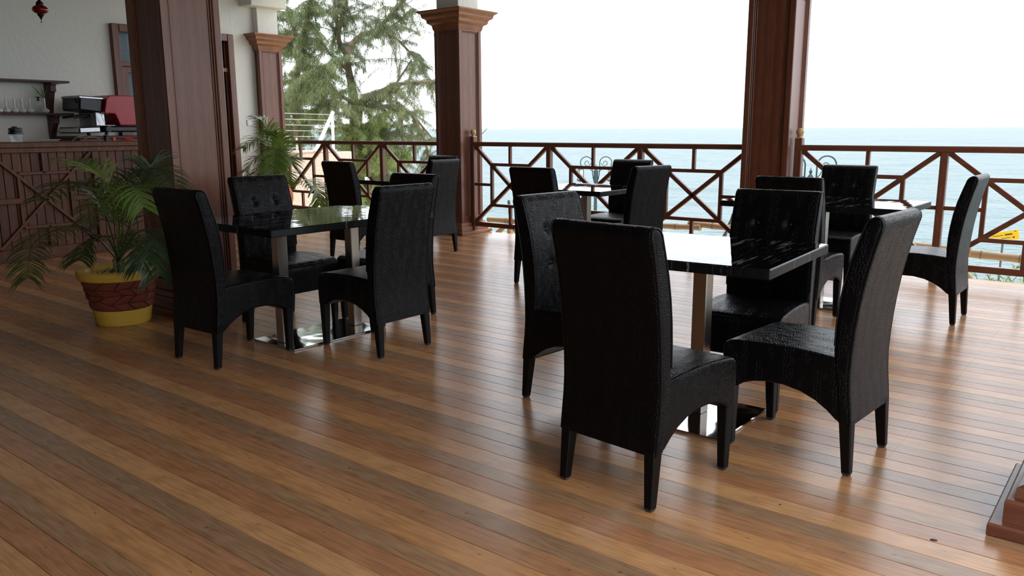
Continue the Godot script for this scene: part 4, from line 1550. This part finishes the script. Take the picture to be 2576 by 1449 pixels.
	b.lathe([Vector2(0, 0), Vector2(0.026, 0), Vector2(0.046, 0.014), Vector2(0.05, 0.028), Vector2(0.04, 0.046), Vector2(0.018, 0.06), Vector2(0.012, 0.076), Vector2(0.011, 0.17), Vector2(0.013, 0.176), Vector2(0.009, 0.176)], 20)
	part(b, "body", M.porcelain, t)
	for q in [[-0.005, 0.34, 0.13, 0.02], [0.02, 0.29, 0.03, 0.02], [0.01, 0.32, -0.05, 0.016], [0.03, 0.24, 0.06, 0.018], [-0.02, 0.30, 0.01, 0.015]]:
		b = MB.new()
		var tip := Vector3(q[0], q[1], q[2])
		leaf_blade(b, Vector3(0, 0.165, 0), tip, q[3], Vector3(1, 0, -0.5), 0.008)
		leaf_blade(b, Vector3(0.001, 0.165, 0), tip + Vector3(0.002, 0, 0), q[3] * 0.8, Vector3(0.4, 0, 1), 0.008)
		part(b, "leaf", M.palm_leaf, t, 0.0)
	t = thing("bubble_glass", "clear bubble glass with dark stopper between the white vases", "glass", Vector3(-10.80, 1.508, -4.31))
	b = MB.new()
	b.lathe([Vector2(0, 0.002), Vector2(0.03, 0.0), Vector2(0.045, 0.02), Vector2(0.03, 0.045), Vector2(0.014, 0.055), Vector2(0.032, 0.075), Vector2(0.038, 0.10), Vector2(0.03, 0.13), Vector2(0.014, 0.145)], 20)
	part(b, "bowl", M.clear_glass, t)
	b = MB.new()
	b.lathe([Vector2(0.012, 0.143), Vector2(0.014, 0.165), Vector2(0.008, 0.17), Vector2(0.01, 0.18), Vector2(0.042, 0.188), Vector2(0.0, 0.194)], 16)
	part(b, "stopper", M.lantern_metal, t)

	# back cabinet and the coffee machine
	t = thing("back_cabinet", "dark wooden cabinet under the coffee machine behind the bar", "cabinet", Vector3(-10.6, 0, -4.98))
	b = MB.new()
	b.box(Vector3(0, 0.6, 0), Vector3(0.68, 1.2, 0.94), Basis(), 0.006)
	part(b, "body", M.dark_wood, t)
	b = MB.new()
	b.box(Vector3(0.0, 1.215, 0), Vector3(0.72, 0.03, 0.98), Basis(), 0.006)
	part(b, "top", M.dark_wood, t)
	t = thing("coffee_machine", "red and black espresso machine with steel front beside the left pillar", "coffee machine", Vector3(-10.5, 1.23, -4.96))
	var side := PackedVector2Array([Vector2(0.08, 0.475), Vector2(0.11, 0.44), Vector2(0.145, 0.28), Vector2(0.145, 0.27), Vector2(0.03, 0.265), Vector2(0.012, 0.25), Vector2(-0.03, 0.13), Vector2(-0.35, 0.13), Vector2(-0.35, 0.49), Vector2(0.06, 0.49)])
	b = MB.new()
	b.slab(side, 0.30, 0.012, 3)
	part(b, "housing", M.machine_red, t, 30.0, "red enamelled housing")
	b = MB.new()
	b.box(Vector3(0, 0.085, -0.09), Vector3(0.58, 0.08, 0.52), Basis(), 0.02)
	part(b, "plinth", M.machine_black, t)
	b = MB.new()
	b.tube([Vector3(0.292, 0.085, 0.11), Vector3(0.302, 0.085, 0.11)], [0.035, 0.035], 18)
	part(b, "dial", M.machine_black, t)
	b = MB.new()
	b.box(Vector3(0.0, 0.128, 0.12), Vector3(0.58, 0.008, 0.18), Basis(), 0.002)
	part(b, "trim_strip", M.machine_steel, t)
	b = MB.new()
	b.box(Vector3(0, 0.075, 0.33), Vector3(0.56, 0.075, 0.26), Basis(Vector3.RIGHT, 0.04), 0.015)
	part(b, "drip_tray", M.machine_steel, t)
	b = MB.new()
	b.box(Vector3(0, 0.375, 0.27), Vector3(0.47, 0.17, 0.28), Basis(Vector3.RIGHT, -0.12), 0.02)
	part(b, "head_box", M.machine_black, t)
	b = MB.new()
	b.box(Vector3(0, 0.455, 0.26), Vector3(0.48, 0.035, 0.30), Basis(Vector3.RIGHT, -0.05), 0.01)
	part(b, "head_cover", M.machine_steel, t)
	b = MB.new()
	b.box(Vector3(0, 0.2, 0.17), Vector3(0.44, 0.18, 0.12), Basis(), 0.01)
	part(b, "splash_back", M.machine_steel, t)
	for sx in [-0.16, 0.14]:
		b = MB.new()
		b.tube([Vector3(sx, 0.26, 0.24), Vector3(sx, 0.225, 0.24)], [0.04, 0.038], 14)
		b.tube([Vector3(sx, 0.245, 0.26), Vector3(sx + 0.01, 0.238, 0.35), Vector3(sx + 0.02, 0.225, 0.455)], [0.012, 0.014, 0.018], 8)
		part(b, "portafilter", M.machine_black, t)
	b = MB.new()
	b.tube(smooth_line([Vector3(0.28, 0.255, 0.1), Vector3(0.29, 0.285, 0.16), Vector3(0.29, 0.26, 0.185), Vector3(0.285, 0.16, 0.15)]), [0.005, 0.005, 0.005, 0.005, 0.005, 0.005, 0.005, 0.005, 0.005, 0.005, 0.005, 0.005, 0.005], 6)
	part(b, "steam_wand", M.machine_steel, t)
	b = MB.new()
	b.tube([Vector3(0.2, 0.40, 0.42), Vector3(0.25, 0.425, 0.45)], [0.014, 0.02], 10)
	part(b, "knob", M.machine_black, t)
	for q in [[0.24, 0.12], [0.24, -0.3], [-0.24, 0.12], [-0.24, -0.3]]:
		b = MB.new()
		b.lathe([Vector2(0.02, 0), Vector2(0.024, 0.02), Vector2(0.016, 0.05)], 10, Vector3(q[0], 0, q[1]))
		part(b, "foot", M.machine_black, t)

	# things standing on the bar
	t = thing("blender_jar", "clear blender jar with black lid on the bar counter", "jar", Vector3(-9.22, 1.185, -3.43))
	b = MB.new()
	b.lathe([Vector2(0.0, 0.004), Vector2(0.052, 0.0), Vector2(0.06, 0.075), Vector2(0.064, 0.08)], 20)
	part(b, "jar", M.clear_glass, t)
	b = MB.new()
	b.lathe([Vector2(0.062, 0.078), Vector2(0.07, 0.082), Vector2(0.07, 0.098), Vector2(0.062, 0.104), Vector2(0.064, 0.135), Vector2(0.052, 0.143), Vector2(0.034, 0.143), Vector2(0.032, 0.155), Vector2(0, 0.156)], 18)
	part(b, "lid", M.black_plastic, t)
	t = thing("glass_dish", "low pale glass dish on the bar counter near the shelf bracket", "dish", Vector3(-9.22, 1.185, -3.76))
	b = MB.new()
	b.lathe([Vector2(0, 0.006), Vector2(0.05, 0.004), Vector2(0.06, 0.0), Vector2(0.092, 0.018), Vector2(0.094, 0.024), Vector2(0.06, 0.01), Vector2(0, 0.012)], 24)
	part(b, "dish", M.clear_glass, t)
	t = thing("folded_cloth", "crumpled red cloth on the bar beside the left pillar", "cloth", Vector3(-9.25, 1.185, -4.60))
	b = MB.new()
	var hill := noise(401, 9.0, FastNoiseLite.TYPE_SIMPLEX_SMOOTH, 2)
	var n := 12
	for i in n:
		for j in n:
			var q := []
			for e in [[0, 0], [1, 0], [1, 1], [0, 1]]:
				var u: float = (i + e[0]) / float(n) - 0.5
				var w: float = (j + e[1]) / float(n) - 0.5
				var fall := clampf(1.0 - (u * u + w * w) * 4.0, 0.0, 1.0)
				q.append(Vector3(u * 0.16, 0.001 + fall * (0.024 + 0.016 * hill.get_noise_2d(u, w)), w * 0.2))
			b.out(q, Vector3.UP)
	part(b, "fabric", M.cloth_red, t, 60.0)
	t = thing("paper_cup", "small orange and white cup next to the red cloth", "cup", Vector3(-9.2, 1.185, -4.41))
	b = MB.new()
	b.lathe([Vector2(0, 0.0), Vector2(0.018, 0), Vector2(0.022, 0.04), Vector2(0.019, 0.04), Vector2(0.016, 0.004)], 14)
	part(b, "cup", M.cup_orange, t)
	t = thing("black_canister", "short black canister on the bar under the coffee machine", "canister", Vector3(-9.2, 1.185, -4.33))
	b = MB.new()
	b.lathe([Vector2(0, 0), Vector2(0.026, 0), Vector2(0.026, 0.04), Vector2(0.03, 0.045), Vector2(0.03, 0.06), Vector2(0, 0.062)], 16)
	part(b, "can", M.black_plastic, t)
	t = thing("power_cable", "loops of grey cable behind the bar under the coffee machine", "cable", Vector3(-9.32, 1.185, -4.12))
	b = MB.new()
	var line := smooth_line([Vector3(0, 0.004, 0.10), Vector3(0, 0.045, 0.04), Vector3(0, 0.055, -0.06), Vector3(0, 0.03, -0.16), Vector3(0, 0.004, -0.2)])
	var rad := []
	for i in line.size():
		rad.append(0.004)
	b.tube(line, rad, 6)
	line = smooth_line([Vector3(0.01, 0.004, -0.01), Vector3(0.01, 0.035, -0.06), Vector3(0.01, 0.042, -0.14), Vector3(0.01, 0.005, -0.21)])
	b.tube(line, rad.slice(0, line.size()), 6)
	part(b, "cord", M.cable_grey, t)

	# moroccan lanterns over the bar
	lantern(Vector3(-8.5, 2.42, -3.50), 1.0, "red glass hanging lantern over the bar, the lower and larger one")
	lantern(Vector3(-8.46, 2.63, -3.40), 0.62, "small dark hanging lantern at the top left edge, mostly out of view")


func lantern(at: Vector3, k: float, label: String) -> void:
	var t := thing("hanging_lantern", label, "lantern", at, 0.0, "lanterns hanging over the bar")
	var P := func(a: Array) -> Array:
		var r := []
		for i in range(0, a.size(), 2):
			r.append(Vector2(a[i], a[i + 1]) * k)
		return r
	var b := MB.new()
	b.lathe(P.call([0.032, 0.035, 0.034, 0.05, 0.026, 0.068, 0.016, 0.075, 0.012, 0.085, 0.014, 0.092, 0.006, 0.105, 0.004, 0.12]), 18)
	part(b, "cap", M.lantern_metal, t)
	b = MB.new()
	b.lathe(P.call([0.03, 0.037, 0.05, 0.03, 0.066, 0.014, 0.07, -0.004, 0.064, -0.02, 0.045, -0.034, 0.027, -0.04]), 24)
	part(b, "glass_globe", M.red_glass, t)
	b = MB.new()
	b.lathe(P.call([0.03, -0.036, 0.03, -0.044, 0.024, -0.06, 0.013, -0.07, 0.012, -0.08, 0.004, -0.09, 0.002, -0.104, 0.005, -0.112, 0.004, -0.12, 0.0, -0.124]), 14)
	part(b, "drop_finial", M.lantern_metal, t)
	b = MB.new()
	b.tube([Vector3(0, 0.1 * k, 0), Vector3(0, 3.5 - at.y, 0)], [0.003, 0.003], 5)
	part(b, "chain", M.lantern_metal, t)


func build_crumbs() -> void:
	var spots := [[Vector3(-0.453, 0, -2.72), "dark leaf scrap on the bright floor at lower right", 0.012], [Vector3(-0.93, 0, -2.66), "tiny black crumb on the planks left of the right chair's reflection", 0.005]]
	for s in spots:
		var t := thing("floor_scrap", s[1], "scrap", s[0], 25.0)
		var b := MB.new()
		b.lathe([Vector2(0, 0.0), Vector2(s[2], 0.001), Vector2(s[2] * 0.7, 0.003), Vector2(0, 0.004)], 8, Vector3.ZERO, Vector3(1, 1, 0.5))
		part(b, "scrap", M.dark_wood, t)


func _ready() -> void:
	rng.seed = 77
	# ---- camera, sky, exposure
	var cam := Camera3D.new()
	cam.name = "camera"
	cam.fov = rad_to_deg(2.0 * atan(724.5 / FOCAL))
	cam.near = 0.05
	cam.far = 20000.0
	cam.transform = Transform3D(look, EYE)
	add_child(cam)
	var sky_mat := ProceduralSkyMaterial.new()
	sky_mat.sky_top_color = Color(0.93, 0.95, 0.98)
	sky_mat.sky_horizon_color = Color(0.95, 0.975, 1.0)
	sky_mat.ground_bottom_color = Color(0.62, 0.72, 0.74)
	sky_mat.ground_horizon_color = Color(0.80, 0.88, 0.92)
	sky_mat.sky_energy_multiplier = 1.0
	var sky := Sky.new()
	sky.sky_material = sky_mat
	var env := Environment.new()
	env.background_mode = Environment.BG_SKY
	env.sky = sky
	env.background_energy_multiplier = 1.0
	env.tonemap_mode = Environment.TONE_MAPPER_LINEAR
	env.tonemap_exposure = 3.2
	env.sdfgi_enabled = true
	env.ssao_enabled = true
	env.ssil_enabled = true
	var we := WorldEnvironment.new()
	we.name = "surroundings"
	we.environment = env
	add_child(we)
	# ---- everything else, large things first
	materials()
	build_floor()
	build_shell()
	pillar(-5.57, -3.17, 0.455, 0.445, "large panelled wooden pillar at left, beside the potted palm", 0.14)
	pillar(-7.02, -7.705, 0.41, 0.41, "central panelled pillar with stepped capital against the sky")
	pillar(-2.986, -7.695, 0.444, 0.39, "right-hand sea-side pillar rising out of the picture")
	pillar(-11.065, -7.705, 0.41, 0.41, "panelled pillar set against the white wall, capital near the tree")
	pillar(-0.02, -3.17, 0.455, 0.455, "pillar cut off by the lower right edge, stepped base showing", 0.14)
	pillar(-0.02, -7.70, 0.41, 0.41, "corner pillar just outside the right edge of the picture")
	railing(-10.86, -7.225, "left bay of the brown fretwork railing, in front of the trees")
	railing(-6.815, -3.208, "middle bay of the brown fretwork railing, between the two sea-side pillars")
	railing(-2.764, -0.225, "right bay of the brown fretwork railing, cut by the picture edge", 2)
	railing(-7.49, -3.40, "side bay of the fretwork railing outside the right edge of the picture", 3, true)
	build_outside()
	build_trees()
	build_furniture()
	build_bar()
	build_pots()
	build_crumbs()
